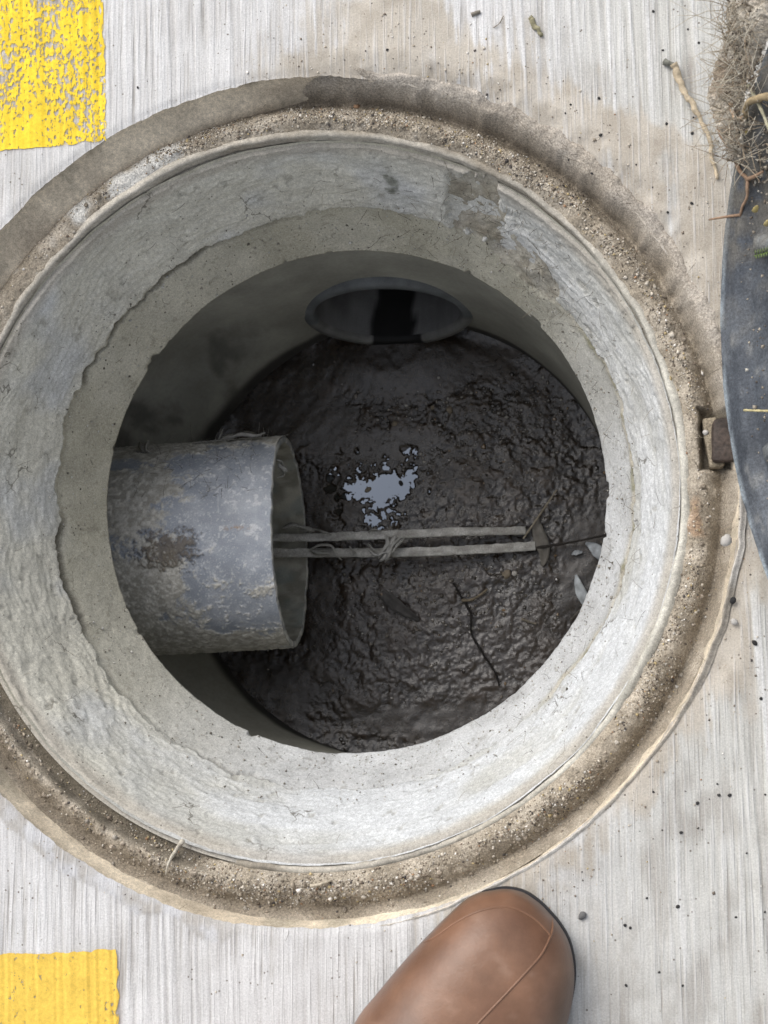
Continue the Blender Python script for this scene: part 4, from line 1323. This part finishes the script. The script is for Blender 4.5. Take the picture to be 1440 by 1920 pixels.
# ------------------------------------------------------------------ manhole cover, swung open on its hinge
LID_R, LID_T = 0.29, 0.030
HINGE = P(1376, 825, 0.0)
la, lp = math.radians(7.0), math.radians(60)
lid = empty('manhole_cover', HINGE, 'dark composite manhole cover standing open on its hinge, underside dusty', 'manhole cover')
LD = np.array([math.cos(la), math.sin(la), 0.0])
LU = LD * math.cos(lp) + np.array([0, 0, math.sin(lp)])          # from hinge to far rim, along the plate
LV = np.array([-LD[1], LD[0], 0.0])
LN = np.cross(LU, LV)                                            # normal
if LN[0] > 0:
    LN = -LN                                                     # underside faces the hole
LC3 = HINGE + np.array([0, 0, 0.012]) + LU * LID_R
def lid_pt(u, v, w):
    """point on the cover: u along the plate from its middle, v along the hinge axis, w out of the underside"""
    return LC3 + np.multiply.outer(u, LU) + np.multiply.outer(v, LV) + np.multiply.outer(w, LN)
def build_lid():
    nth, nr = 420, 150
    a = np.linspace(0, 2 * math.pi, nth, endpoint=False)
    prof = [(0.0005, 0), (0.3, 0)]
    rr = np.concatenate([np.linspace(0.001, 0.262, 110), np.linspace(0.264, 0.272, 12), np.linspace(0.273, 0.2865, 16), np.linspace(0.287, 0.290, 12)])
    A, Rr = np.meshgrid(a, rr, indexing='ij')
    w = 0 * A
    w = w + 0.006 * sst(0.262, 0.272, Rr) - 0.004 * sst(0.2865, 0.290, Rr) ** 2       # raised border with rounded edge
    seg = (A / (2 * math.pi) * 12 + 0.35) % 1.0
    dist = np.abs(seg - 0.5) * 2 * math.pi / 12 * Rr
    rib = sst(0.0065, 0.0045, dist) * sst(0.262, 0.255, Rr) * sst(0.03, 0.05, Rr)
    w = w + 0.006 * rib
    u, v = Rr * np.cos(A), Rr * np.sin(A)
    n = fbm(u * 30, v * 30, 0, 4, 181)
    nf = fbm(u * 120, v * 120, 0, 4, 182)
    w = w + 0.0006 * nf
    V = lid_pt(u, v, w)
    c = lerp((0.055, 0.063, 0.076), (0.105, 0.116, 0.132), sst(-0.4, 0.5, n + 0.4 * nf))
    dust = sst(0.18, 0.5, nf * 0.6 + n * 0.5)
    c = lerp(c, (0.26, 0.26, 0.25), dust * 0.5)
    c = lerp(c, (0.30, 0.345, 0.38), sst(0.281, 0.2865, Rr) * 0.85 * sst(-0.5, 0.2, nf))  # pale blue highlight painted along the rim
    c = lerp(c, (0.24, 0.25, 0.24), rib * 0.7 * sst(-0.4, 0.3, n))
    # soil stuck on the upper part of the picture
    so = sst(0.06, 0.14, v + 0.05 * n + 0.02 * nf)
    c = lerp(c, (0.10, 0.09, 0.072), so * 0.7 * sst(-0.3, 0.3, nf + 0.2))
    return mesh('cover_plate', V.reshape(-1, 3), grid_faces(nth, len(rr), True), c.reshape(-1, 3))
obj('cover_plate', build_lid(), M_LID, lid)
def build_lid_back():
    nth = 200
    a = np.linspace(0, 2 * math.pi, nth, endpoint=False)
    pr = [(0.2900, -0.0045), (0.2895, -LID_T + 0.003), (0.2865, -LID_T), (0.001, -LID_T - 0.0005)]
    V = np.stack([lid_pt(r * np.cos(a), r * np.sin(a), np.full(nth, w)) for r, w in pr], 1)
    c = np.broadcast_to((0.09, 0.10, 0.11), V.shape)
    return mesh('cover_skirt', V.reshape(-1, 3), grid_faces(nth, len(pr), True)[:, ::-1].copy(), c.reshape(-1, 3))
obj('cover_skirt', build_lid_back(), M_LID, lid)

def box_mesh(name, cx, ax, ay, az, col, seed, seg=10):
    """rounded irregular block: centre and three half axes"""
    V, F, o = [], [], 0
    g = np.linspace(-1, 1, seg)
    A, B = np.meshgrid(g, g, indexing='ij')
    A, B = A.ravel(), B.ravel()
    for s, perm in ((1, 0), (-1, 0), (1, 1), (-1, 1), (1, 2), (-1, 2)):
        one = np.full_like(A, s)
        q = [(one, A, B), (A, one, B), (A, B, one)][perm]
        q = np.stack(q, 1)
        l = np.linalg.norm(q, axis=1)
        k = 1 / np.maximum(1, (np.sum(np.abs(q) ** 8, axis=1)) ** (1 / 8))
        V.append(q * k[:, None])
        f = grid_faces(seg, seg) + o
        F.append(f if (s > 0) == (perm != 1) else f[:, ::-1])
        o += seg * seg
    q = np.vstack(V)
    w = cx + q[:, :1] * ax + q[:, 1:2] * ay + q[:, 2:] * az
    n = fbm(w[:, 0] * 140, w[:, 1] * 140, w[:, 2] * 140, 3, seed)
    w = w + (q / (np.linalg.norm(q, axis=1)[:, None])) * (n * 0.0009)[:, None]
    return mesh(name, w, np.vstack(F), np.array(col) * (1 + 0.4 * n)[:, None])
hp = 0.5 * (P(1352, 826, -0.020) + P(1400, 824, -0.014))
obj('hinge_plate', box_mesh('hinge_plate', hp, np.array((0.0145, 0, 0.002)), np.array((0.0005, 0.0150, 0)), np.array((0, 0, 0.004)), (0.05, 0.045, 0.05), 191), M_METAL, lid)
lump = P(1337, 832, -0.0265)
obj('dirt_lump', box_mesh('dirt_lump', lump, np.array((0.0052, 0.0006, 0)), np.array((0.0022, -0.0172, 0)), np.array((0, 0, 0.0065)), (0.27, 0.23, 0.17), 195, 22), M_DIRT, label='long sandy lump of dirt wedged in the hinge recess', cat='dirt lump')
pebble(1323, 811, -0.020, 0.0022, M_PALE, 'tiny pinkish white bead in the slot left of the hinge lump', k=1)

# soil and roots clinging to the cover
def on_lid(px, py, lift=0.0):
    """where the ray through this place of the photograph meets the cover's underside plane"""
    d = ray(px, py)
    q0 = LC3 + LN * (0.003 + lift)
    t = np.dot(q0 - CAM, LN) / np.dot(d, LN)
    return CAM + t * d

def build_soil():
    line = np.array([(1432, -30), (1402, 50), (1374, 125), (1364, 185), (1374, 240), (1392, 300)], float)
    wid = np.array([40, 40, 32, 33, 24, 8], float)
    xs, ys = np.arange(1300, 1476, 1.5), np.arange(-40, 330, 1.5)
    X, Y = np.meshgrid(xs, ys, indexing='ij')
    best = np.full(X.shape, -9.0)
    for i in range(len(line) - 1):
        a, b = line[i], line[i + 1]
        e = b - a
        t = np.clip(((X - a[0]) * e[0] + (Y - a[1]) * e[1]) / (e @ e), 0, 1)
        d = np.hypot(X - a[0] - t * e[0], Y - a[1] - t * e[1])
        w = wid[i] * (1 - t) + wid[i + 1] * t
        best = np.maximum(best, 1 - d / w)
    base = np.stack([on_lid(x, y) for x, y in zip(X.ravel(), Y.ravel())])
    bx, by, bzz = [base[:, k].reshape(X.shape) for k in range(3)]
    n = fbm(bx * 30, by * 30, bzz * 30, 3, 221)
    nf = fbm(bx * 130, by * 130, bzz * 130, 5, 222, 0.65)
    m = best + 0.45 * n + 0.22 * nf
    h = 0.009 * np.sqrt(np.clip(m, 0, 1)) + 0.005 * np.clip(m * 3, 0, 1) * nf
    top = base + LN * h.ravel()[:, None]
    bot = top - LN * (h * 1.25).ravel()[:, None]
    f = grid_faces(len(xs), len(ys))
    ok = m.ravel() > 0.0
    f = f[np.any(ok[f], axis=1)]
    F = np.vstack([f, f[:, ::-1] + len(top)])
    c = lerp((0.36, 0.32, 0.265), (0.52, 0.48, 0.415), sst(-0.4, 0.4, nf + 0.5 * n)).reshape(-1, 3)
    c = lerp(c, (0.20, 0.14, 0.09), 0.5 * sst(0.2, 0.5, fbm(bx * 45, by * 45, bzz * 45 + 5, 3, 224)).ravel())
    return mesh('soil', np.vstack([top, bot]), F, np.vstack([c, c]))
obj('soil', build_soil(), M_DIRT, kind='stuff', label='crumbly pale brown soil clinging to the upper edge of the cover', cat='soil')
rnd = random.Random(4)
cp = np.array([on_lid(1404 + abs(rnd.gauss(0, 26)), rnd.uniform(-10, 345), 0.001) for _ in range(700)] + [on_lid(rnd.gauss(1385, 16), rnd.uniform(-10, 300), rnd.uniform(0.006, 0.013)) for _ in range(500)] + [on_lid(rnd.uniform(1380, 1445), rnd.uniform(345, 1000), 0.001) for _ in range(110)])
cz = np.minimum(np.exp(RNG.normal(math.log(0.0007), 0.5, len(cp))), 0.0017)
scatter('soil_crumbs', cp, cz, palette(len(cp), [(0.24, 0.21, 0.17), (0.36, 0.32, 0.26), (0.12, 0.10, 0.08), (0.5, 0.48, 0.42)], [4, 4, 4, 1]), M_GRAIN, 'loose soil crumbs on the underside of the cover', 'soil')

anc = [(on_lid(rnd.gauss(1383, 20), rnd.uniform(-10, 310), rnd.uniform(0.004, 0.012)), LN * 0.6) for _ in range(420)]
fibres('fibres', anc, 0.020, 0.00028, [(0.42, 0.37, 0.29), (0.30, 0.24, 0.17), (0.50, 0.46, 0.38)], 'tangle of dry hair roots in the soil on the cover', 0.8)

def lid_path(pts):
    return [on_lid(x, y, l) for x, y, l in pts]
def root(pts, r0, r1, col, label, branches=()):
    mbx = MB()
    p = spline(pts, 40)
    p = p + 0.0009 * np.stack([fbm(np.arange(40) * 0.3, k * 5.0, 0, 3, 201 + k) for k in range(3)], 1)
    mbx.tube(p, np.linspace(r0, r1, 40) * (1 + 0.2 * fbm(np.arange(40) * 0.4, 0, 0, 2, 205)), 7, col)
    for bpts, b0, b1 in branches:
        mbx.tube(spline(bpts, 20), np.linspace(b0, b1, 20), 6, col)
    return obj('root', mbx.build('root'), M_ORG, label=label, cat='root')
root(lid_path([(1342, 215, .004), (1352, 250, .005), (1375, 290, .004), (1390, 322, .004), (1402, 338, .004), (1400, 365, .004), (1388, 405, .003)]), 0.0018, 0.0008, (0.27, 0.18, 0.12), 'forked reddish brown root hanging over the rim of the cover',
     [(lid_path([(1402, 336, .004), (1416, 330, .005), (1430, 322, .005)]), 0.0015, 0.0009), (lid_path([(1388, 403, .003), (1365, 406, .003), (1340, 410, .002), (1330, 412, .001)]), 0.0011, 0.0006)])
root(lid_path([(1450, 183, .006), (1425, 182, .010), (1405, 192, .011), (1398, 210, .009), (1396, 228, .005)]), 0.0028, 0.0014, (0.32, 0.25, 0.15), 'thick yellowish root arching out of the soil on the cover')
root(lid_path([(1370, 195, .006), (1376, 215, .008), (1384, 222, .008), (1398, 218, .006)]), 0.0014, 0.0010, (0.42, 0.30, 0.2), 'short curled root in the soil left of the thick root')
stem('straw', lid_path([(1403, 160, .007), (1425, 200, .008), (1445, 250, .007)]), 0.0013, 0.001, (0.33, 0.31, 0.22), 'pale green straw slanting over the soil on the cover', 'straw')
stem('straw', lid_path([(1395, 769, .007), (1420, 770, .008), (1450, 771, .007)]), 0.0008, 0.0007, (0.50, 0.44, 0.24), 'yellow straw lying level across the cover above the hinge', 'straw')
for (px, py, c, lb) in ((1417, 392, (0.42, 0.34, 0.14), 'small yellow petal on the cover below the forked root'), (1438, 418, (0.46, 0.38, 0.17), 'yellow petal on the cover at the picture edge'), (1402, 247, (0.5, 0.40, 0.15), 'yellow crumb at the foot of the thick root')):
    q = on_lid(px, py, 0.003)
    me = rock_mesh('petal', int(px), 1.0, 0.4, (9, 6), 0.6)
    a_ = me.attributes.new('Col', 'FLOAT_COLOR', 'POINT')
    a_.data.foreach_set('color', np.tile(np.array((*c, 1), np.float32), len(me.vertices)))
    o = obj('petal', me, M_LEAF, label=lb, cat='petal')
    o.location = q.tolist(); o.scale = (0.0028, 0.0018, 0.0012)
    o.rotation_euler = (0.4, -0.9, px % 3)
def sprig(pts, label):
    mbx = MB()
    p = spline(pts, 16)
    mbx.tube(p, np.linspace(0.0009, 0.0004, 16), 5, (0.10, 0.16, 0.04))
    for i in range(2, 16, 2):
        for s in (-1, 1):
            d = LV * s * 0.5 + LU * 0.6 + LN * 0.3
            a_ = p[i]; t_ = a_ + d * 0.006; sd = np.cross(d, LN); sd = sd / np.linalg.norm(sd) * 0.0014
            m_ = (a_ + t_) / 2
            v = [a_, m_ + sd, t_, m_ - sd, m_ + LN * 0.0006]
            mbx.add(v, [(0, 1, 4), (1, 2, 4), (2, 3, 4), (3, 0, 4), (0, 3, 2, 1)], (0.12, 0.16, 0.065))
    return obj('sprig', mbx.build('sprig'), M_LEAF, label=label, cat='sprig')
sprig(lid_path([(1450, 470, .004), (1432, 476, .005), (1414, 480, .004)]), 'small green sprig on the cover at the right picture edge')

# ------------------------------------------------------------------ bits lying on the pavement and in the seat
def pz(px, py):
    w = P(px, py, 0.0)
    return float(pave_surface(np.array([w[0]]), np.array([w[1]]))[0][0])
stem('twig', [P(1264, 118, .003), P(1276, 150, .004), P(1290, 182, .004), P(1304, 205, .004), P(1322, 238, .004), P(1333, 280, .0035), P(1338, 310, .003), P(1344, 335, .002)], 0.0026, 0.0010, (0.46, 0.38, 0.27), 'long pale bent twig on the pavement beside the open cover', 'twig', 8, 50, 0.0012)
stem('twig', [P(1246, 116, .002), P(1254, 119, .003), P(1262, 122, .002)], 0.0022, 0.0017, (0.20, 0.20, 0.17), 'short grey stub at the upper end of the long twig', 'twig', 7, 12)
zb = -0.017
def bz(px, py, z=-0.02):
    w = P(px, py, z)
    return float(bed_height(np.array([w[0]]), np.array([w[1]]))[0][0]) + 0.002
stem('straw', [P(342, 1577, bz(342, 1580) + .002), P(328, 1598, bz(330, 1598) + .003), P(317, 1616, bz(317, 1616) + .003), P(311, 1640, bz(311, 1635))], 0.0021, 0.0006, (0.55, 0.51, 0.43), 'pale flat straw lying across the dirt at the lower left of the frame', 'straw', 6, 20)
stem('straw', [P(582, 1661, bz(582, 1661) + .001), P(600, 1658, bz(600, 1658) + .002), P(622, 1650, bz(622, 1650) + .001)], 0.0012, 0.0008, (0.42, 0.37, 0.29), 'short straw piece in the sand at the bottom of the frame', 'straw', 6, 14)
stem('twig', [P(884, 28, .001), P(893, 24, .0015), P(900, 22, .001)], 0.0017, 0.0014, (0.20, 0.18, 0.15), 'stubby grey brown twig bit near the top edge of the pavement', 'twig', 6, 8)
stem('fibre', [P(925, 52, .001), P(936, 44, .002), P(944, 30, .001)], 0.0004, 0.0003, (0.2, 0.17, 0.13), 'thin curled fibre right of the stubby twig bit', 'fibre', 4, 12)
stem('moss', [P(996, 30, .001), P(1002, 42, .002), P(1012, 54, .002), P(1018, 66, .001)], 0.0022, 0.0012, (0.27, 0.25, 0.16), 'mossy crumb streak on the pavement at the top', 'moss', 6, 14, 0.002)
pebble(1092, 1717, 0.0015, 0.0030, M_GREYST, 'round grey pebble on the pavement right of the boot toe', k=2)
pebble(1362, 1014, 0.0015, 0.0042, M_PALE, 'angular white stone chip in the dirt below the hinge', k=3)
pebble(1377, 1166, 0.0015, 0.0026, M_PALE, 'small round white pebble on the pavement at the right', k=1)
pebble(1415, 1205, 0.0012, 0.0022, M_STONE, 'dark pebble at the right picture edge below the white pebble', k=1)
pebble(1374, 1126, 0.0012, 0.0023, M_STONE, 'dark pebble just above the small white pebble', k=4)
for (px, py, r) in ((726, 93, 1.5), (1126, 253, 2.0), (1123, 184, 1.8), (1110, 325, 1.6), (1250, 232, 1.6), (1298, 250, 1.7), (1297, 381, 1.8), (1252, 398, 1.3), (1308, 1506, 1.7), (1348, 1491, 1.7), (1368, 1491, 1.9),
                    (1277, 1561, 1.7), (1271, 1700, 1.9), (1213, 1684, 1.2), (1172, 1735, 1.6), (1182, 1740, 1.5), (1236, 1823, 1.3), (1174, 1848, 1.5), (1280, 1848, 1.2), (1427, 1310, 1.7), (1225, 21, 1.5), (1310, 80, 1.4), (1290, 55, 1.2), (1243, 94, 1.4),
                    (258, 164, 1.7), (1070, 196, 1.2), (1066, 300, 1.1), (1300, 220, 1.0), (1330, 1350, 1.1), (1345, 1470, 1.1), (1380, 1720, 1.2), (1434, 1710, 1.2), (1225, 1485, 1.2), (1435, 1490, 1.2), (1060, 212, 1.0), (1154, 1345, 1.2), (1400, 1600, 1.1)):
    pebble(px, py, pz(px, py) + r * 0.0002, r * 0.0007, M_STONE, 'tiny black grit speck lying on the pale concrete pavement', 'grit', 'black grit specks on the pavement', 'grit_speck')

# ------------------------------------------------------------------ boot
BT = P(950, 1672, 0.015); BT[2] = 0
BA = np.array([0.43225, 0.90175, 0.0]); BB = np.array([BA[1], -BA[0], 0.0])
boot = empty('boot', BT - BA * 0.15, 'brown rubber boot with moulded seams standing at the edge of the manhole', 'boot')
TL = np.array([-0.0042, -0.0036, -0.001, 0.003, 0.008, 0.0163, 0.03, 0.0466, 0.0667, 0.0965, 0.1162, 0.16, 0.20, 0.24, 0.27, 0.285, 0.295])
WL = np.array([0.0110, 0.0060, -0.002, -0.008, -0.0145, -0.0215, -0.0275, -0.0335, -0.0400, -0.0481, -0.0525, -0.053, -0.047, -0.042, -0.036, -0.026, 0.000])
TR = np.array([-0.0042, -0.0038, -0.0028, 0.0, 0.003, 0.0085, 0.0153, 0.0292, 0.0524, 0.08, 0.12, 0.16, 0.20, 0.24, 0.27, 0.285, 0.295])
WR = np.array([0.0120, 0.0160, 0.0215, 0.030, 0.0370, 0.0460, 0.0525, 0.0610, 0.0680, 0.0705, 0.069, 0.063, 0.053, 0.046, 0.040, 0.030, 0.005])
HT = np.array([-0.0042, -0.0036, -0.002, 0.002, 0.008, 0.018, 0.032, 0.05, 0.075, 0.10, 0.13, 0.16, 0.20, 0.24, 0.27, 0.285, 0.295])
HH = np.array([0.014, 0.022, 0.029, 0.036, 0.0425, 0.049, 0.0545, 0.058, 0.0615, 0.066, 0.075, 0.090, 0.110, 0.115, 0.105, 0.09, 0.02])
def smooth_table(t, xs, ys):
    """smooth curve through the table, spaced by the root of the distance so the round toe stays round"""
    q = spline([(math.sqrt(a + 0.0042), b, 0) for a, b in zip(xs, ys)], 900)
    o = np.argsort(q[:, 0])
    k = np.ones(31) / 31
    y2 = np.convolve(np.pad(q[o, 1], 15, mode='edge'), k, 'valid')
    return np.interp(np.sqrt(np.maximum(np.asarray(t) + 0.0042, 0)), q[o, 0], y2)
def boot_pt(t, lat, z):
    return BT - np.multiply.outer(t, BA) + np.multiply.outer(lat, BB) + np.multiply.outer(z, np.array([0, 0, 1.0]))
def build_boot():
    k = np.linspace(0, 1, 150)
    t = -0.0042 + 0.299 * np.concatenate([(k[:75] / k[75]) ** 2 * 0.18, 0.18 + 0.82 * (np.arange(75) + 1) / 75.0])[:150]
    phi = np.linspace(0, math.pi, 64)
    T, F_ = np.meshgrid(t, phi, indexing='ij')
    wl, wr, hh = smooth_table(T, TL, WL), smooth_table(T, TR, WR), smooth_table(T, HT, HH)
    mid, half = (wl + wr) / 2, (wr - wl) / 2
    cx, sx = np.cos(F_), np.sin(F_)
    e1, e2 = 0.78, 0.72
    lat = mid + half * np.sign(cx) * np.abs(cx) ** e1
    z = 0.008 + (hh - 0.008) * np.abs(sx) ** e2
    V = boot_pt(T, lat, z)
    n = fbm(T * 30, lat * 30, z * 10, 4, 211)
    c = lerp((0.135, 0.068, 0.041), (0.200, 0.108, 0.067), sst(-0.5, 0.5, n))
    # scuffed darker guard round the toe; right flank's shade put into the colour
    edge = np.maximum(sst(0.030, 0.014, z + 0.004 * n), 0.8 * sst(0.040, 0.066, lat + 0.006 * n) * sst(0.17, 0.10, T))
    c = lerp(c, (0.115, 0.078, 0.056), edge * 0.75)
    c = lerp(c, (0.28, 0.18, 0.13), 0.5 * sst(0.25, 0.6, fbm(T * 55, lat * 55, 0, 4, 213)) * sst(0.035, 0.05, z))
    f = grid_faces(len(t), len(phi))
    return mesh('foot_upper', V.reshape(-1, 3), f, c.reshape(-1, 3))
me = build_boot()
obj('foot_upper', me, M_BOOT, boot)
bvh = BVHTree.FromPolygons([v.co[:] for v in me.vertices], [p.vertices[:] for p in me.polygons])
def boot_hit(px, py):
    d = ray(px, py); d = d / np.linalg.norm(d)
    loc, nrm, i, dist = bvh.ray_cast(Vector(CAM.tolist()), Vector(d.tolist()))
    return np.array(loc) if loc is not None else None
def seam(pixels, r, name):
    p2 = spline([(x, y, 0) for x, y in pixels], 70)
    pts = [boot_hit(x, y) for x, y, _ in p2]
    pts = [p for p in pts if p is not None]
    pts = np.array(pts)
    mbx = MB()
    rr = np.full(len(pts), r)
    rr[:6] *= np.linspace(0.3, 1, 6); rr[-3:] *= np.linspace(1, 0.5, 3)
    mbx.tube(pts - np.array([0, 0, r * 0.35]), rr, 8, (0.175, 0.09, 0.053))
    obj(name, mbx.build(name), M_BOOT, boot)
seam([(760, 1769), (790, 1768), (815, 1758), (850, 1733), (890, 1712), (930, 1702), (965, 1704), (1000, 1722), (1024, 1745), (1032, 1756)], 0.0009, 'seam')
seam([(1036, 1722), (1036, 1740), (1032, 1756), (1015, 1790), (985, 1825), (945, 1868), (905, 1910), (890, 1926), (860, 1955)], 0.0009, 'seam')
def build_sole():
    k = np.linspace(0, 1, 160)
    t = -0.0042 + 0.299 * (k ** 2.2)
    wl, wr = smooth_table(t, TL, WL), smooth_table(t, TR, WR)
    mid = (wl + wr) / 2; half = (wr - wl) / 2
    grow = np.concatenate([0.0006 - 0.0036 * sst(0.0, 0.03, t), (0.0007 - 0.0022 * sst(0.02, 0.08, t))[::-1]])
    V, F = [], []
    n = len(t)
    out = np.concatenate([np.stack([t, mid - half], 1), np.stack([t, mid + half], 1)[::-1]])
    cen = np.array([0.14, 0.01])
    tang = np.roll(out, -1, 0) - np.roll(out, 1, 0)
    nrm = np.stack([tang[:, 1], -tang[:, 0]], 1); nrm /= np.linalg.norm(nrm, axis=1)[:, None] + 1e-9
    sgn = np.sign(np.sum(nrm * (out - cen), 1))
    out = out + nrm * (sgn * grow)[:, None]
    m = len(out)
    lev = [0.0, 0.002, 0.010, 0.0125, 0.0135]
    ins = [0.004, 0.0, 0.0, 0.0008, 0.006]
    for z, i_ in zip(lev, ins):
        o2 = out + (cen - out) * (i_ / np.linalg.norm(out - cen, axis=1))[:, None]
        V.append(boot_pt(o2[:, 0], o2[:, 1], np.full(m, z + 0.0012)))
    V = np.stack(V, 1).reshape(-1, 3)
    f = grid_faces(m, len(lev), True).tolist()
    f.append([i * len(lev) for i in range(m)])
    return mesh('sole', V, f, None)
obj('sole', build_sole(), M_SOLE, boot)
def build_bootleg():
    nth = 64
    a = np.linspace(0, 2 * math.pi, nth, endpoint=False)
    prof = [(0.055, 0.235, 0.052, 0.042), (0.085, 0.232, 0.056, 0.046), (0.11, 0.236, 0.053, 0.047), (0.15, 0.240, 0.052, 0.048), (0.20, 0.243, 0.055, 0.052), (0.26, 0.245, 0.060, 0.057), (0.262, 0.245, 0.061, 0.058), (0.266, 0.245, 0.061, 0.058), (0.266, 0.245, 0.057, 0.054), (0.22, 0.244, 0.053, 0.05)]
    V = np.stack([boot_pt(t + rt * np.cos(a), rl * np.sin(a) + 0.002, np.full(nth, z)) for z, t, rt, rl in prof], 1)
    c = np.broadcast_to((0.25, 0.13, 0.075), V.shape)
    obj('boot_shaft', mesh('boot_shaft', V.reshape(-1, 3), grid_faces(nth, len(prof), True), c.reshape(-1, 3)), M_BOOT, boot)
build_bootleg()
